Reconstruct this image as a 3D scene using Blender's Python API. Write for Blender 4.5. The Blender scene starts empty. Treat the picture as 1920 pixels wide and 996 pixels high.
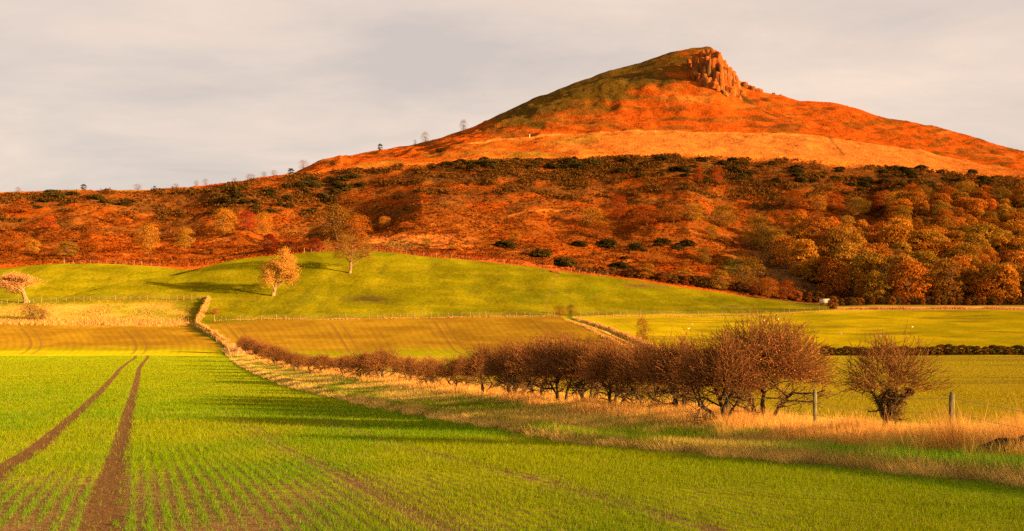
import bpy, math, random
import numpy as np

# ------------------------------------------------------------------ camera, sky, sun, exposure
SC = bpy.context.scene
COL = SC.collection
F = 2317.0            # focal length in photo pixels (1920 wide)
EYE = 1.84
HY = 659.0            # eye level in the photo
cam = bpy.data.cameras.new('camera')
cam.sensor_width = 36.0
cam.lens = 36.0 * F / 1920.0
cam.shift_y = (HY - 498.0) / 1920.0
cam.clip_start = 0.1
cam.clip_end = 20000
camo = bpy.data.objects.new('camera', cam)
camo.location = (0, 0, EYE)
camo.rotation_euler = (math.radians(90), 0, 0)
COL.objects.link(camo)
SC.camera = camo

SUN_EL = math.radians(9.0)
SUN_BACK = math.radians(27.0)     # how far behind "exactly right" the sun stands
to_sun = (math.cos(SUN_BACK) * math.cos(SUN_EL), -math.sin(SUN_BACK) * math.cos(SUN_EL), math.sin(SUN_EL))
sun = bpy.data.lights.new('sun', 'SUN')
sun.energy = 4.1
sun.angle = math.radians(0.8)
sun.color = (1.0, 0.60, 0.26)
suno = bpy.data.objects.new('sun', sun)
COL.objects.link(suno)
from mathutils import Vector
suno.rotation_euler = Vector(to_sun).to_track_quat('Z', 'Y').to_euler()
suno.location = (60, -40, 60)

W = bpy.data.worlds.new('World')
SC.world = W
W.use_nodes = True
nt = W.node_tree
nt.nodes.clear()


class NT:
    """tiny helper for node trees"""
    def __init__(self, tree):
        self.t = tree

    def n(self, typ, **kw):
        nd = self.t.nodes.new(typ)
        ins = kw.pop('ins', {})
        for k, v in kw.items():
            setattr(nd, k, v)
        for k, v in ins.items():
            if isinstance(v, bpy.types.NodeSocket):
                self.t.links.new(v, nd.inputs[k])
            else:
                nd.inputs[k].default_value = v
        return nd

    def math(self, op, a, b=None, c=None, clamp=False):
        nd = self.t.nodes.new('ShaderNodeMath')
        nd.operation = op
        nd.use_clamp = clamp
        for i, v in enumerate((a, b, c)):
            if v is None:
                continue
            if isinstance(v, bpy.types.NodeSocket):
                self.t.links.new(v, nd.inputs[i])
            else:
                nd.inputs[i].default_value = v
        return nd.outputs[0]

    def mix(self, fac, a, b, blend='MIX'):
        nd = self.t.nodes.new('ShaderNodeMix')
        nd.data_type = 'RGBA'
        nd.blend_type = blend
        for k, v in ((0, fac), (6, a), (7, b)):
            if isinstance(v, bpy.types.NodeSocket):
                self.t.links.new(v, nd.inputs[k])
            else:
                nd.inputs[k].default_value = v if k == 0 else (tuple(v) + (1,))[:4]
        return nd.outputs[2]

    def ramp(self, v, a, b):
        nd = self.t.nodes.new('ShaderNodeMapRange')
        nd.interpolation_type = 'SMOOTHSTEP'
        nd.inputs[1].default_value = a
        nd.inputs[2].default_value = b
        self.t.links.new(v, nd.inputs[0])
        return nd.outputs[0]

    def noise(self, vec, scale, detail=4, rough=0.55, dist=0.0):
        nd = self.t.nodes.new('ShaderNodeTexNoise')
        nd.inputs['Scale'].default_value = scale
        nd.inputs['Detail'].default_value = detail
        nd.inputs['Roughness'].default_value = rough
        nd.inputs['Distortion'].default_value = dist
        if vec is not None:
            self.t.links.new(vec, nd.inputs['Vector'])
        return nd.outputs[0]


w = NT(nt)
tc = w.n('ShaderNodeTexCoord')
sky = w.n('ShaderNodeTexSky', sky_type='NISHITA', sun_disc=False, sun_elevation=SUN_EL,
          sun_rotation=math.atan2(to_sun[0], to_sun[1]))
sep = w.n('ShaderNodeSeparateXYZ', ins={0: tc.outputs['Generated']})
zz = w.math('ADD', w.math('MAXIMUM', sep.outputs[2], 0.0), 0.22)
px = w.math('DIVIDE', sep.outputs[0], zz)
py = w.math('DIVIDE', sep.outputs[1], zz)
cv = w.n('ShaderNodeCombineXYZ', ins={0: px, 1: w.math('MULTIPLY', py, 1.7), 2: 0.0})
n1 = w.noise(cv.outputs[0], 0.62, 3, 0.5, 0.3)
n2 = w.noise(cv.outputs[0], 1.5, 6, 0.6, 0.4)
nn = w.math('ADD', w.math('MULTIPLY', n1, 0.52), w.math('MULTIPLY', n2, 0.48))
warm = w.ramp(sep.outputs[0], -0.38, 0.36)                    # brighter, peachier cloud toward the sun
fac = w.math('ADD', w.math('MULTIPLY', w.math('SUBTRACT', nn, 0.5), 4.6), w.math('ADD', w.math('MULTIPLY', warm, 0.42), 0.33), clamp=True)
cloud = w.mix(fac, (0.63, 0.535, 0.485), (0.96, 0.74, 0.59))
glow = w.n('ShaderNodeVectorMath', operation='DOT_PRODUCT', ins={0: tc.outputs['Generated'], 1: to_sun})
gl = w.ramp(glow.outputs['Value'], 0.45, 1.0)                 # brightening added around the sun, out of view, to fill the shadows
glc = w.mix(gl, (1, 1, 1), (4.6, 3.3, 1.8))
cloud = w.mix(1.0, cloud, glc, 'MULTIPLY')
g = 10.0 / 2 ** 2.45
cl2 = w.mix(1.0, cloud, (g, g, g), 'MULTIPLY')
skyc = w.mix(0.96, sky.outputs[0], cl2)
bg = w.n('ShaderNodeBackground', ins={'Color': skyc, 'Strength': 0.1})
out = w.n('ShaderNodeOutputWorld', ins={'Surface': bg.outputs[0]})

SC.render.engine = 'CYCLES'
SC.view_settings.view_transform = 'Standard'
SC.view_settings.look = 'None'
SC.view_settings.exposure = 2.45
SC.view_settings.gamma = 1.0
SC.cycles.max_bounces = 6
SC.cycles.diffuse_bounces = 3
SC.cycles.transparent_max_bounces = 8
SC.cycles.use_denoising = False

# ------------------------------------------------------------------ numeric helpers
RS = np.random.RandomState


def sst(a, b, v):
    t = np.clip((np.asarray(v, float) - a) / (b - a), 0, 1)
    return t * t * (3 - 2 * t)


def box(v, a, b, s):
    return sst(a - s, a + s, v) * (1 - sst(b - s, b + s, v))


def gau(v, c, wd):
    return np.exp(-((np.asarray(v, float) - c) / wd) ** 2)


def vn(x, y, seed):
    x = np.asarray(x, float)
    y = np.asarray(y, float)
    xi = np.floor(x).astype(np.int64)
    yi = np.floor(y).astype(np.int64)
    fx = x - xi
    fy = y - yi
    fx = fx * fx * (3 - 2 * fx)
    fy = fy * fy * (3 - 2 * fy)

    def h(a, b):
        v = (a * 374761393 + b * 668265263 + seed * 1446653) & 0xffffffff
        v = ((v ^ (v >> 13)) * 1274126177) & 0xffffffff
        v = ((v ^ (v >> 16)) * 2246822519) & 0xffffffff
        return ((v ^ (v >> 15)) & 0xffffff) / float(0xffffff)
    a = h(xi, yi) * (1 - fx) + h(xi + 1, yi) * fx
    b = h(xi, yi + 1) * (1 - fx) + h(xi + 1, yi + 1) * fx
    return (a * (1 - fy) + b * fy) * 2 - 1


def fbm(x, y, o=4, seed=1, gain=0.5):
    s = 0
    a = 1.0
    tot = 0
    for i in range(o):
        s = s + a * vn(x * 2 ** i + 17.3 * i, y * 2 ** i - 9.1 * i, seed + i)
        tot += a
        a *= gain
    return s / tot * 1.5


def ramp_mix(a, b, f):
    f = np.asarray(f)[..., None]
    return a * (1 - f) + b * f


# ------------------------------------------------------------------ the lie of the land
# depth layers: for each, control points of photo row (y) and depth (metres) against photo column u
UG = np.arange(-1600, 3600, 2.0)


def curve(pts, sm=10):
    p = np.array(pts, float)
    v = np.interp(UG, p[:, 0], p[:, 1])
    if sm > 0:
        k = np.exp(-0.5 * (np.arange(-4 * sm, 4 * sm + 1, 2) / sm) ** 2)
        k /= k.sum()
        v = np.convolve(np.pad(v, len(k) // 2, 'edge'), k, 'valid')
    return v


SKY = [(-1600, 470), (-600, 380), (0, 362), (150, 357), (260, 358), (350, 351), (450, 341), (550, 327), (600, 314), (640, 307),
       (680, 300), (720, 293), (800, 279), (850, 265), (890, 254), (950, 225), (1000, 199), (1050, 178), (1100, 159),
       (1150, 141), (1200, 129), (1240, 114), (1270, 104), (1300, 99), (1334, 95), (1346, 112), (1360, 132), (1375, 155),
       (1386, 172), (1400, 178), (1425, 186), (1460, 192), (1500, 203), (1560, 206), (1600, 215), (1650, 232), (1700, 240),
       (1750, 248), (1800, 262), (1860, 280), (1920, 295), (2100, 340), (2500, 440), (3600, 600)]
LAY = [
    ([(0, 6)], None, 0.0), ([(0, 15)], None, 0.0), ([(0, 30)], None, -0.32), ([(0, 50)], None, -0.38), ([(0, 104)], None, 0.0),
    ([(0, 190)], None, 1.10),
    ([(0, 215)], [(-1600, 657), (0, 657), (400, 657), (700, 663), (1100, 662), (1250, 656), (1500, 648), (1920, 646), (3600, 655)], None),
    ([(0, 285), (1050, 285), (1400, 330), (3600, 330)],
     [(-1600, 612), (0, 608), (350, 610), (430, 603), (500, 600), (800, 595), (1060, 592), (1200, 589), (1400, 587), (1540, 580), (1920, 580), (2500, 590), (3600, 640)], None),
    ([(0, 312), (1000, 312), (1400, 345), (3600, 345)],
     [(-1600, 585), (0, 566), (390, 558), (500, 557), (800, 556), (1000, 563), (1200, 570), (1400, 577), (1560, 574), (1920, 574), (2500, 585), (3600, 635)], None),
    ([(0, 370)],
     [(-1600, 540), (-300, 512), (0, 501), (100, 493), (200, 493), (300, 500), (340, 503), (400, 492), (450, 485), (500, 479), (600, 473), (700, 471), (750, 474),
      (800, 481), (900, 491), (1000, 501), (1050, 509), (1100, 515), (1200, 527), (1300, 543), (1400, 557), (1500, 568), (1560, 571), (1920, 571), (2500, 582), (3600, 630)], None),
    ([(0, 398)],
     [(-1600, 540), (-300, 510), (0, 497), (100, 496), (200, 497), (340, 500), (450, 489), (600, 478), (700, 476), (800, 482), (900, 488), (1000, 495), (1050, 502), (1100, 506),
      (1200, 512), (1300, 522), (1400, 538), (1500, 552), (1560, 558), (1920, 558), (2500, 575), (3600, 628)], None),
    ([(0, 460)],
     [(-1600, 520), (0, 475), (300, 470), (650, 447), (750, 443), (850, 445), (960, 458), (1100, 470), (1250, 485), (1400, 495), (1640, 500), (1920, 500), (2500, 540), (3600, 622)], None),
    ([(0, 540)],
     [(-1600, 490), (0, 432), (300, 430), (500, 425), (650, 412), (800, 405), (960, 405), (1090, 402), (1300, 415), (1640, 425), (1920, 420), (2500, 500), (3600, 615)], None),
    ([(0, 640)],
     [(-1600, 470), (-600, 380), (0, 363), (150, 358), (260, 359), (350, 352), (450, 342), (550, 328), (650, 316), (750, 309), (870, 302), (960, 300),
      (1100, 297), (1250, 292), (1400, 294), (1500, 298), (1600, 308), (1700, 317), (1800, 328), (1920, 336), (2500, 460), (3600, 610)], None),
    ([(0, 740)],
     [(-1600, 475), (-600, 386), (0, 370), (150, 366), (260, 367), (350, 360), (450, 350), (540, 336), (600, 318), (650, 309), (720, 299), (800, 286), (870, 268), (950, 260),
      (1100, 251), (1250, 247), (1400, 247), (1500, 250), (1600, 260), (1700, 276), (1800, 300), (1920, 322), (2500, 455), (3600, 606)], None),
    ([(0, 950)], [(a, b + (14 if a < 600 else 0)) for a, b in SKY], None),
    ([(0, 1250)], [(a, 659 - (659 - b) * 0.62) for a, b in SKY], None),
    ([(0, 4500)], [(0, 650)], None),
]
K = len(LAY)
K0 = 5
LD = np.zeros((K, len(UG)))
LZ = np.zeros((K, len(UG)))
LY = np.zeros((K, len(UG)))
for k, (dp, yp, zc) in enumerate(LAY):
    LD[k] = curve(dp, 30)
    if yp is None:
        LZ[k] = zc
        LY[k] = HY - (zc - EYE) * F / LD[k]
    else:
        LY[k] = curve(yp, 6 if k == 15 else 14)
        LZ[k] = EYE + (HY - LY[k]) * LD[k] / F
YSKY = LY[15]
dD = np.diff(LD, axis=0)
sl = np.diff(LZ, axis=0) / dD
MM = np.zeros_like(LZ)
for k in range(1, K - 1):
    a, b = sl[k - 1], sl[k]
    with np.errstate(all='ignore'):
        hm = 2 * a * b / (a + b)
    MM[k] = np.where(a * b > 0, hm, 0)
MM[0] = 0
MM[K - 1] = sl[-1]


def edge_x(D):
    return np.interp(D, [-80, 5, 17, 18.5, 22.5, 28.7, 36, 44, 58, 74, 104, 150, 200, 215, 290, 320],
                     [34, 11.5, 7.0, 6.3, 4.6, 1.3, -0.9, -3.8, -8.0, -13.4, -21.6, -33.5, -46.0, -50.5, -74.5, -77.5])


def hedge_x(D):
    return np.interp(D, [-80, 5, 17, 23, 33, 42, 55, 75, 100, 130, 200, 215],
                     [39, 16.5, 10.6, 8.3, 5.9, 3.4, -0.4, -6.6, -14.6, -23.2, -42.8, -47.0])


def tparam(u, D):
    """fractional layer index (0 = depth 190 m, negative nearer)"""
    u = np.asarray(u, float)
    D = np.asarray(D, float)
    iu = np.clip((u - UG[0]) / 2.0, 0, len(UG) - 1.001)
    i0 = iu.astype(int)
    fu = iu - i0
    kk = np.zeros(D.shape, int)
    for k in range(1, K - 1):
        Dk = LD[k][i0] * (1 - fu) + LD[k][i0 + 1] * fu
        kk = np.where(D >= Dk, k, kk)
    d0 = LD[kk, i0] * (1 - fu) + LD[kk, i0 + 1] * fu
    d1 = LD[kk + 1, i0] * (1 - fu) + LD[kk + 1, i0 + 1] * fu
    t = (D - d0) / (d1 - d0)
    return kk, t, i0, fu, d1 - d0


def terrain(X, D, detail=True):
    X = np.asarray(X, float)
    D = np.asarray(D, float)
    Dc = np.maximum(D, 6.0)
    u = 960 + X / Dc * F
    kk, t, i0, fu, h = tparam(u, Dc)
    t = np.clip(t, 0, 1)
    g2 = lambda A, k: A[k, i0] * (1 - fu) + A[k, i0 + 1] * fu
    z0, z1, m0, m1 = g2(LZ, kk), g2(LZ, kk + 1), g2(MM, kk) * h, g2(MM, kk + 1) * h
    t2, t3 = t * t, t * t * t
    z = z0 * (2 * t3 - 3 * t2 + 1) + m0 * (t3 - 2 * t2 + t) + z1 * (-2 * t3 + 3 * t2) + m1 * (t3 - t2)
    tt = kk + t - K0
    # verge bank and slightly higher field beyond the hedge
    ex = edge_x(D)
    hx = hedge_x(D)
    bank = sst(0.1, 1.0, (X - ex) / np.maximum(hx - ex - 1.0, 1.5))
    z = z + bank * 0.33 * (1 - sst(110, 188, D)) * (D < 190)
    z = z + 0.16 * gau(X - ex, 0.6, 0.5) * (D < 190) * (1 - sst(120, 185, D))
    # hollow that splits the two grassy mounds
    uc = np.interp(tt, [2.9, 3.2, 3.6, 4.0, 4.4], [20, 120, 270, 400, 470])
    z = z - 2.6 * np.exp(-np.abs((u - uc) / np.where(u > uc, 26, 60)) ** 2) * box(tt, 3.15, 4.2, 0.2)
    # ditch between brown field and right field
    yi = HY - (z - EYE) * F / Dc
    ud = ditch_u(yi)
    z = z - 0.45 * gau(u, ud - 6, 8) * box(tt, 0.4, 2.05, 0.15)
    spur = np.interp(u, [-200, 60, 170, 300, 440, 620, 790, 960, 1130, 1290, 1420, 1500, 1640, 1680, 1900], [-3, -3, 3, -2, 4, -8, 6, 3, -5, 6, 0, 3, -3, 5, 0])
    z = z + spur * box(tt, 6.3, 7.55, 0.55)
    # raised bank along the wall between the fields
    ub = bank_u(yi)
    z = z + 0.55 * gau(u, ub, 2.2) * box(yi, 556, 652, 3) * (D > 200)
    if detail:
        a = np.interp(tt, [-5, -0.1, 0.3, 1, 2, 3, 4, 4.3, 5, 6, 6.5, 7, 7.5, 8, 8.3, 9, 10, 11, 12],
                      [0.03, 0.05, 0.2, 0.25, 0.25, 0.5, 0.5, 0.9, 1.3, 2.2, 4.0, 4.0, 3.0, 1.3, 1.2, 1.3, 1.5, 3, 30])
        fade = np.where((u < 640), 1 - 0.75 * box(tt, 3.75, 4.2, 0.12) * 0 - 0.85 * sst(7.4, 7.95, tt), 1.0)
        fade = fade * (1 - 0.7 * box(tt, 9.75, 10.5, 0.2))
        lam = np.interp(tt, [-5, 0, 3, 6, 8, 10, 12], [14, 40, 45, 48, 60, 70, 400])
        nz = fbm(X / lam, D / (lam * 1.5), 3, 5)
        z = z + a * nz * fade
        z = z + np.interp(tt, [9.0, 9.2, 9.8, 10], [0, 1.3, 1.0, 0]) * fbm(X / 55, D / 9, 3, 91)
        a2 = np.interp(tt, [-5, 0, 4.2, 5, 7, 8, 10, 12], [0.02, 0.04, 0.12, 0.7, 1.0, 0.6, 1.3, 0.6])
        z = z + a2 * fbm(X / 9, D / 12, 3, 31) * np.where(tt > 9.6, 0.5, 1.0)
    return z


def ditch_u(yi):
    return np.interp(yi, [594, 598, 608, 622, 640, 655, 665], [1072, 1080, 1112, 1150, 1190, 1228, 1245])


def bank_u(yi):
    return np.interp(yi, [556, 580, 600, 606, 616, 630, 650], [391, 382, 370, 367, 384, 408, 438])


def yimg(X, D):
    return HY - (terrain(X, D, False) - EYE) * F / D


DS = np.exp(np.linspace(math.log(7), math.log(1000), 2600))


def hit(u, y, dmin=7, dmax=1000):
    """first point of the ground seen at photo position u, y"""
    d = DS[(DS >= dmin) & (DS <= dmax)]
    x = (u - 960) / F * d
    yy = HY - (terrain(x, d) - EYE) * F / d
    idx = np.nonzero(yy <= y)[0]
    i = idx[0] if len(idx) else len(d) - 1
    return float(x[i]), float(d[i])


def gz(x, y):
    return float(terrain(np.array([x]), np.array([y]))[0])


# ------------------------------------------------------------------ mesh helpers
def mesh_np(name, verts, faces, mat=None, cols=None, smooth=False, attrs=None):
    """faces: one (M,k) array or a list of such arrays"""
    if not isinstance(faces, (list, tuple)):
        faces = [faces]
    faces = [np.asarray(f, np.int32) for f in faces if len(f)]
    me = bpy.data.meshes.new(name)
    verts = np.asarray(verts, np.float32)
    me.vertices.add(len(verts))
    me.vertices.foreach_set('co', verts.ravel())
    nl = sum(f.size for f in faces)
    npol = sum(len(f) for f in faces)
    me.loops.add(nl)
    me.polygons.add(npol)
    me.loops.foreach_set('vertex_index', np.concatenate([f.ravel() for f in faces]))
    tot = np.concatenate([np.full(len(f), f.shape[1], np.int32) for f in faces])
    me.polygons.foreach_set('loop_start', np.concatenate([[0], np.cumsum(tot)[:-1]]).astype(np.int32))
    me.polygons.foreach_set('loop_total', tot)
    if smooth:
        me.polygons.foreach_set('use_smooth', np.ones(npol, bool))
    me.update(calc_edges=True)
    if cols is not None:
        c = np.ones((len(verts), 4), np.float32)
        c[:, :3] = np.clip(cols, 0, 1)
        at = me.color_attributes.new('col', 'FLOAT_COLOR', 'POINT')
        at.data.foreach_set('color', c.ravel())
    for k, v in (attrs or {}).items():
        at = me.attributes.new(k, 'FLOAT', 'POINT')
        at.data.foreach_set('value', np.asarray(v, np.float32).ravel())
    if mat:
        me.materials.append(mat)
    me.validate()
    return me


def link(name, me, parent=None):
    o = bpy.data.objects.new(name, me)
    COL.objects.link(o)
    if parent:
        o.parent = parent
    return o


def tag(o, label=None, cat=None, group=None, kind=None):
    if label:
        o['label'] = label
    if cat:
        o['category'] = cat
    if group:
        o['group'] = group
    if kind:
        o['kind'] = kind
    return o


def empty(name, loc, rz=0, sc=(1, 1, 1)):
    o = bpy.data.objects.new(name, None)
    o.location = loc
    o.rotation_euler = (0, 0, rz)
    o.scale = sc
    o.empty_display_size = 0.3
    COL.objects.link(o)
    return o


# ------------------------------------------------------------------ materials
def new_mat(name):
    m = bpy.data.materials.new(name)
    m.use_nodes = True
    m.node_tree.nodes.clear()
    return m, NT(m.node_tree)


def finish(m, h, col, rough=0.9, transl=0.0, bump=None, bstr=0.3, bdist=0.1, spec=0.1):
    kw = {'Base Color': col, 'Roughness': rough, 'Specular IOR Level': spec}
    if bump is not None:
        b = h.n('ShaderNodeBump', ins={'Height': bump, 'Strength': bstr, 'Distance': bdist})
        kw['Normal'] = b.outputs[0]
    if spec <= 0.1:
        kw = {'Color': col, 'Roughness': 1.0, **({'Normal': kw['Normal']} if 'Normal' in kw else {})}
        p = h.n('ShaderNodeBsdfDiffuse', ins=kw)
    else:
        p = h.n('ShaderNodeBsdfPrincipled', ins=kw)
    o = h.n('ShaderNodeOutputMaterial')
    if transl:
        t = h.n('ShaderNodeBsdfTranslucent', ins={'Color': col})
        mx = h.n('ShaderNodeMixShader', ins={0: transl, 1: p.outputs[0], 2: t.outputs[0]})
        h.t.links.new(mx.outputs[0], o.inputs[0])
    else:
        h.t.links.new(p.outputs[0], o.inputs[0])
    return m


def mat_attr(name, transl=0.0, rough=0.9, vary=0.25, hue=0.0):
    """colour from the mesh's own per-leaf colours, varied per copy"""
    m, h = new_mat(name)
    a = h.n('ShaderNodeAttribute', attribute_name='col')
    oi = h.n('ShaderNodeObjectInfo')
    v = h.math('ADD', h.math('MULTIPLY', oi.outputs['Random'], vary * 2), 1 - vary)
    r2 = h.math('FRACT', h.math('MULTIPLY', oi.outputs['Random'], 7.31))
    hs = h.n('ShaderNodeHueSaturation', ins={'Hue': h.math('ADD', h.math('MULTIPLY', r2, hue), 0.5 - hue / 2), 'Saturation': 1.0, 'Value': v, 'Color': a.outputs[0]})
    return finish(m, h, hs.outputs[0], rough, transl)


def mat_plain(name, col, rough=0.85, nscale=20, amt=0.35, bstr=0.3, stretch=None):
    m, h = new_mat(name)
    tcn = h.n('ShaderNodeTexCoord')
    vec = tcn.outputs['Object']
    if stretch:
        mp = h.n('ShaderNodeMapping', ins={'Vector': vec, 'Scale': stretch})
        vec = mp.outputs[0]
    n = h.noise(vec, nscale, 5, 0.6)
    dark = tuple(c * (1 - amt) for c in col)
    lite = tuple(min(1, c * (1 + amt)) for c in col)
    c = h.mix(h.ramp(n, 0.3, 0.7), dark, lite)
    return finish(m, h, c, rough, bump=n, bstr=bstr, bdist=0.02)


M_LEAF = mat_attr('autumn_leaf', 0.25, hue=0.02)
M_TWIG = mat_attr('twig', 0.0, vary=0.15)
M_BLADE = mat_attr('grass_blade', 0.35, vary=0.0)
M_BARK = mat_plain('bark', (0.13, 0.085, 0.045), 0.95, 9, 0.45, 0.6, (1, 1, 0.3))
M_BARKD = mat_plain('dark_bark', (0.06, 0.042, 0.024), 0.95, 14, 0.45, 0.6, (1, 1, 0.3))
M_POST = mat_plain('weathered_post', (0.25, 0.16, 0.08), 0.9, 25, 0.35, 0.5, (1, 1, 0.15))
M_POSTG = mat_plain('mossy_post', (0.17, 0.15, 0.07), 0.9, 22, 0.5, 0.6, (1, 1, 0.2))
M_WIRE = mat_plain('fence_wire', (0.22, 0.2, 0.17), 0.6, 30, 0.2, 0.0)
M_ROCK = None
M_SOIL = mat_plain('dark_soil', (0.055, 0.032, 0.018), 1.0, 6, 0.5, 0.9)


def mat_near_field():
    m, h = new_mat('crop_soil')
    geo = h.n('ShaderNodeNewGeometry')
    pos = geo.outputs['Position']
    cov = h.n('ShaderNodeAttribute', attribute_name='col').outputs[0]
    row = h.n('ShaderNodeAttribute', attribute_name='row').outputs['Fac']
    soilw = h.n('ShaderNodeAttribute', attribute_name='crop').outputs['Fac']      # 0 bare .. 1 full crop
    sow = h.n('ShaderNodeAttribute', attribute_name='sown').outputs['Fac']        # inside the drilled field
    nA = h.noise(pos, 0.35, 4, 0.6)
    nB = h.noise(pos, 3.5, 5, 0.65)
    nC = h.noise(pos, 22.0, 4, 0.7)
    soil = h.mix(h.ramp(nB, 0.3, 0.7), (0.055, 0.033, 0.014), (0.115, 0.07, 0.03))
    soil = h.mix(h.ramp(nC, 0.35, 0.75), soil, (0.165, 0.11, 0.05))
    green = h.mix(h.ramp(nA, 0.3, 0.7), (0.11, 0.18, 0.003), (0.17, 0.205, 0.003))
    s = h.math('SINE', h.math('MULTIPLY', row, 2 * math.pi / 0.19))
    k = h.math('ADD', h.math('ADD', h.math('MULTIPLY', s, 0.12), h.math('MULTIPLY', h.math('SUBTRACT', nB, 0.5), 0.9)),
               h.math('ADD', h.math('MULTIPLY', h.math('SUBTRACT', nC, 0.5), 0.7), soilw))
    crop = h.mix(h.ramp(k, 0.35, 0.75), soil, green)
    # wheel tracks
    d1 = h.math('ABSOLUTE', h.math('SUBTRACT', h.math('ABSOLUTE', h.math('ADD', row, 1.18)), 0.87))
    wob = h.math('MULTIPLY', h.math('SUBTRACT', nB, 0.5), 0.22)
    tr = h.ramp(h.math('ADD', d1, wob), 0.27, 0.16)
    track = h.mix(h.ramp(nC, 0.35, 0.7), (0.055, 0.031, 0.013), (0.13, 0.078, 0.034))
    crop = h.mix(tr, crop, track)
    vg = h.mix(h.math('MULTIPLY', h.ramp(nC, 0.4, 0.7), 0.6), cov, (0.1, 0.07, 0.03))
    c = h.mix(sow, vg, crop)
    hgt = h.math('ADD', nC, h.math('MULTIPLY', nB, 1.6))
    return finish(m, h, c, 0.95, bump=hgt, bstr=0.7, bdist=0.05)


def mat_cover(name, stripes=False, bumpd=0.5, s1=0.9, s2=0.12, amt=1.0):
    """ground whose plant cover is mapped on the mesh, broken up by noise"""
    m, h = new_mat(name)
    geo = h.n('ShaderNodeNewGeometry')
    pos = geo.outputs['Position']
    cov = h.n('ShaderNodeAttribute', attribute_name='col').outputs[0]
    mp = h.n('ShaderNodeMapping', ins={'Vector': pos, 'Scale': (1, 0.45, 1)}).outputs[0]
    nA = h.noise(mp, s2, 5, 0.6)
    nB = h.noise(mp, s1, 5, 0.65)
    v = h.math('ADD', h.math('MULTIPLY', h.ramp(nA, 0.25, 0.75), 0.55 * amt), h.math('MULTIPLY', h.ramp(nB, 0.3, 0.7), 0.65 * amt))
    v = h.math('ADD', v, 1.0 - 0.6 * amt)
    vc = h.n('ShaderNodeCombineXYZ', ins={0: v, 1: v, 2: v}).outputs[0]
    c = h.mix(1.0, cov, vc, 'MULTIPLY')
    if stripes:
        row = h.n('ShaderNodeAttribute', attribute_name='row').outputs['Fac']
        plow = h.n('ShaderNodeAttribute', attribute_name='plough').outputs['Fac']
        a1 = h.math('SINE', h.math('ADD', h.math('MULTIPLY', row, 2 * math.pi / 1.5), h.math('MULTIPLY', nA, 1.5)))
        a2 = h.math('ABSOLUTE', h.math('SUBTRACT', h.math('ABSOLUTE', h.math('SUBTRACT', h.math('MULTIPLY', h.math('FRACT', h.math('DIVIDE', row, 21.0)), 21.0), 10.5)), 1.0))
        trk = h.math('MULTIPLY', h.ramp(a2, 0.42, 0.16), plow)
        a3 = h.math('ABSOLUTE', h.math('SUBTRACT', h.math('MULTIPLY', h.math('FRACT', h.math('DIVIDE', row, 5.25)), 5.25), 2.6))
        trk2 = h.math('MULTIPLY', h.math('MULTIPLY', h.ramp(a3, 0.3, 0.1), h.ramp(nB, 0.35, 0.65)), h.math('MULTIPLY', plow, 0.35))
        d = h.math('SUBTRACT', 1.0, h.math('MULTIPLY', h.math('ADD', a1, 1.0), h.math('MULTIPLY', plow, 0.06)))
        dc = h.n('ShaderNodeCombineXYZ', ins={0: d, 1: d, 2: d}).outputs[0]
        c = h.mix(1.0, c, dc, 'MULTIPLY')
        c = h.mix(trk2, c, (0.09, 0.05, 0.015))
        c = h.mix(h.math('MULTIPLY', trk, 0.55), c, (0.075, 0.04, 0.012))
    hgt = h.math('ADD', nB, h.math('MULTIPLY', nA, 0.6))
    return finish(m, h, c, 0.95, bump=hgt, bstr=0.6, bdist=bumpd)


# ------------------------------------------------------------------ what grows where
C_ = lambda *a: np.array(a, float)
RUST, DRUST, TAN = C_(0.26, 0.058, 0.005), C_(0.12, 0.034, 0.004), C_(0.30, 0.105, 0.014)
PALE, OLIVE, GREEN = C_(0.33, 0.105, 0.018), C_(0.10, 0.07, 0.008), C_(0.128, 0.122, 0.002)
STRAW, BROWN, RIGHTF = C_(0.46, 0.25, 0.06), C_(0.17, 0.10, 0.007), C_(0.27, 0.225, 0.003)
CROP, DARKV = C_(0.18, 0.185, 0.003), C_(0.045, 0.03, 0.008)


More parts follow.
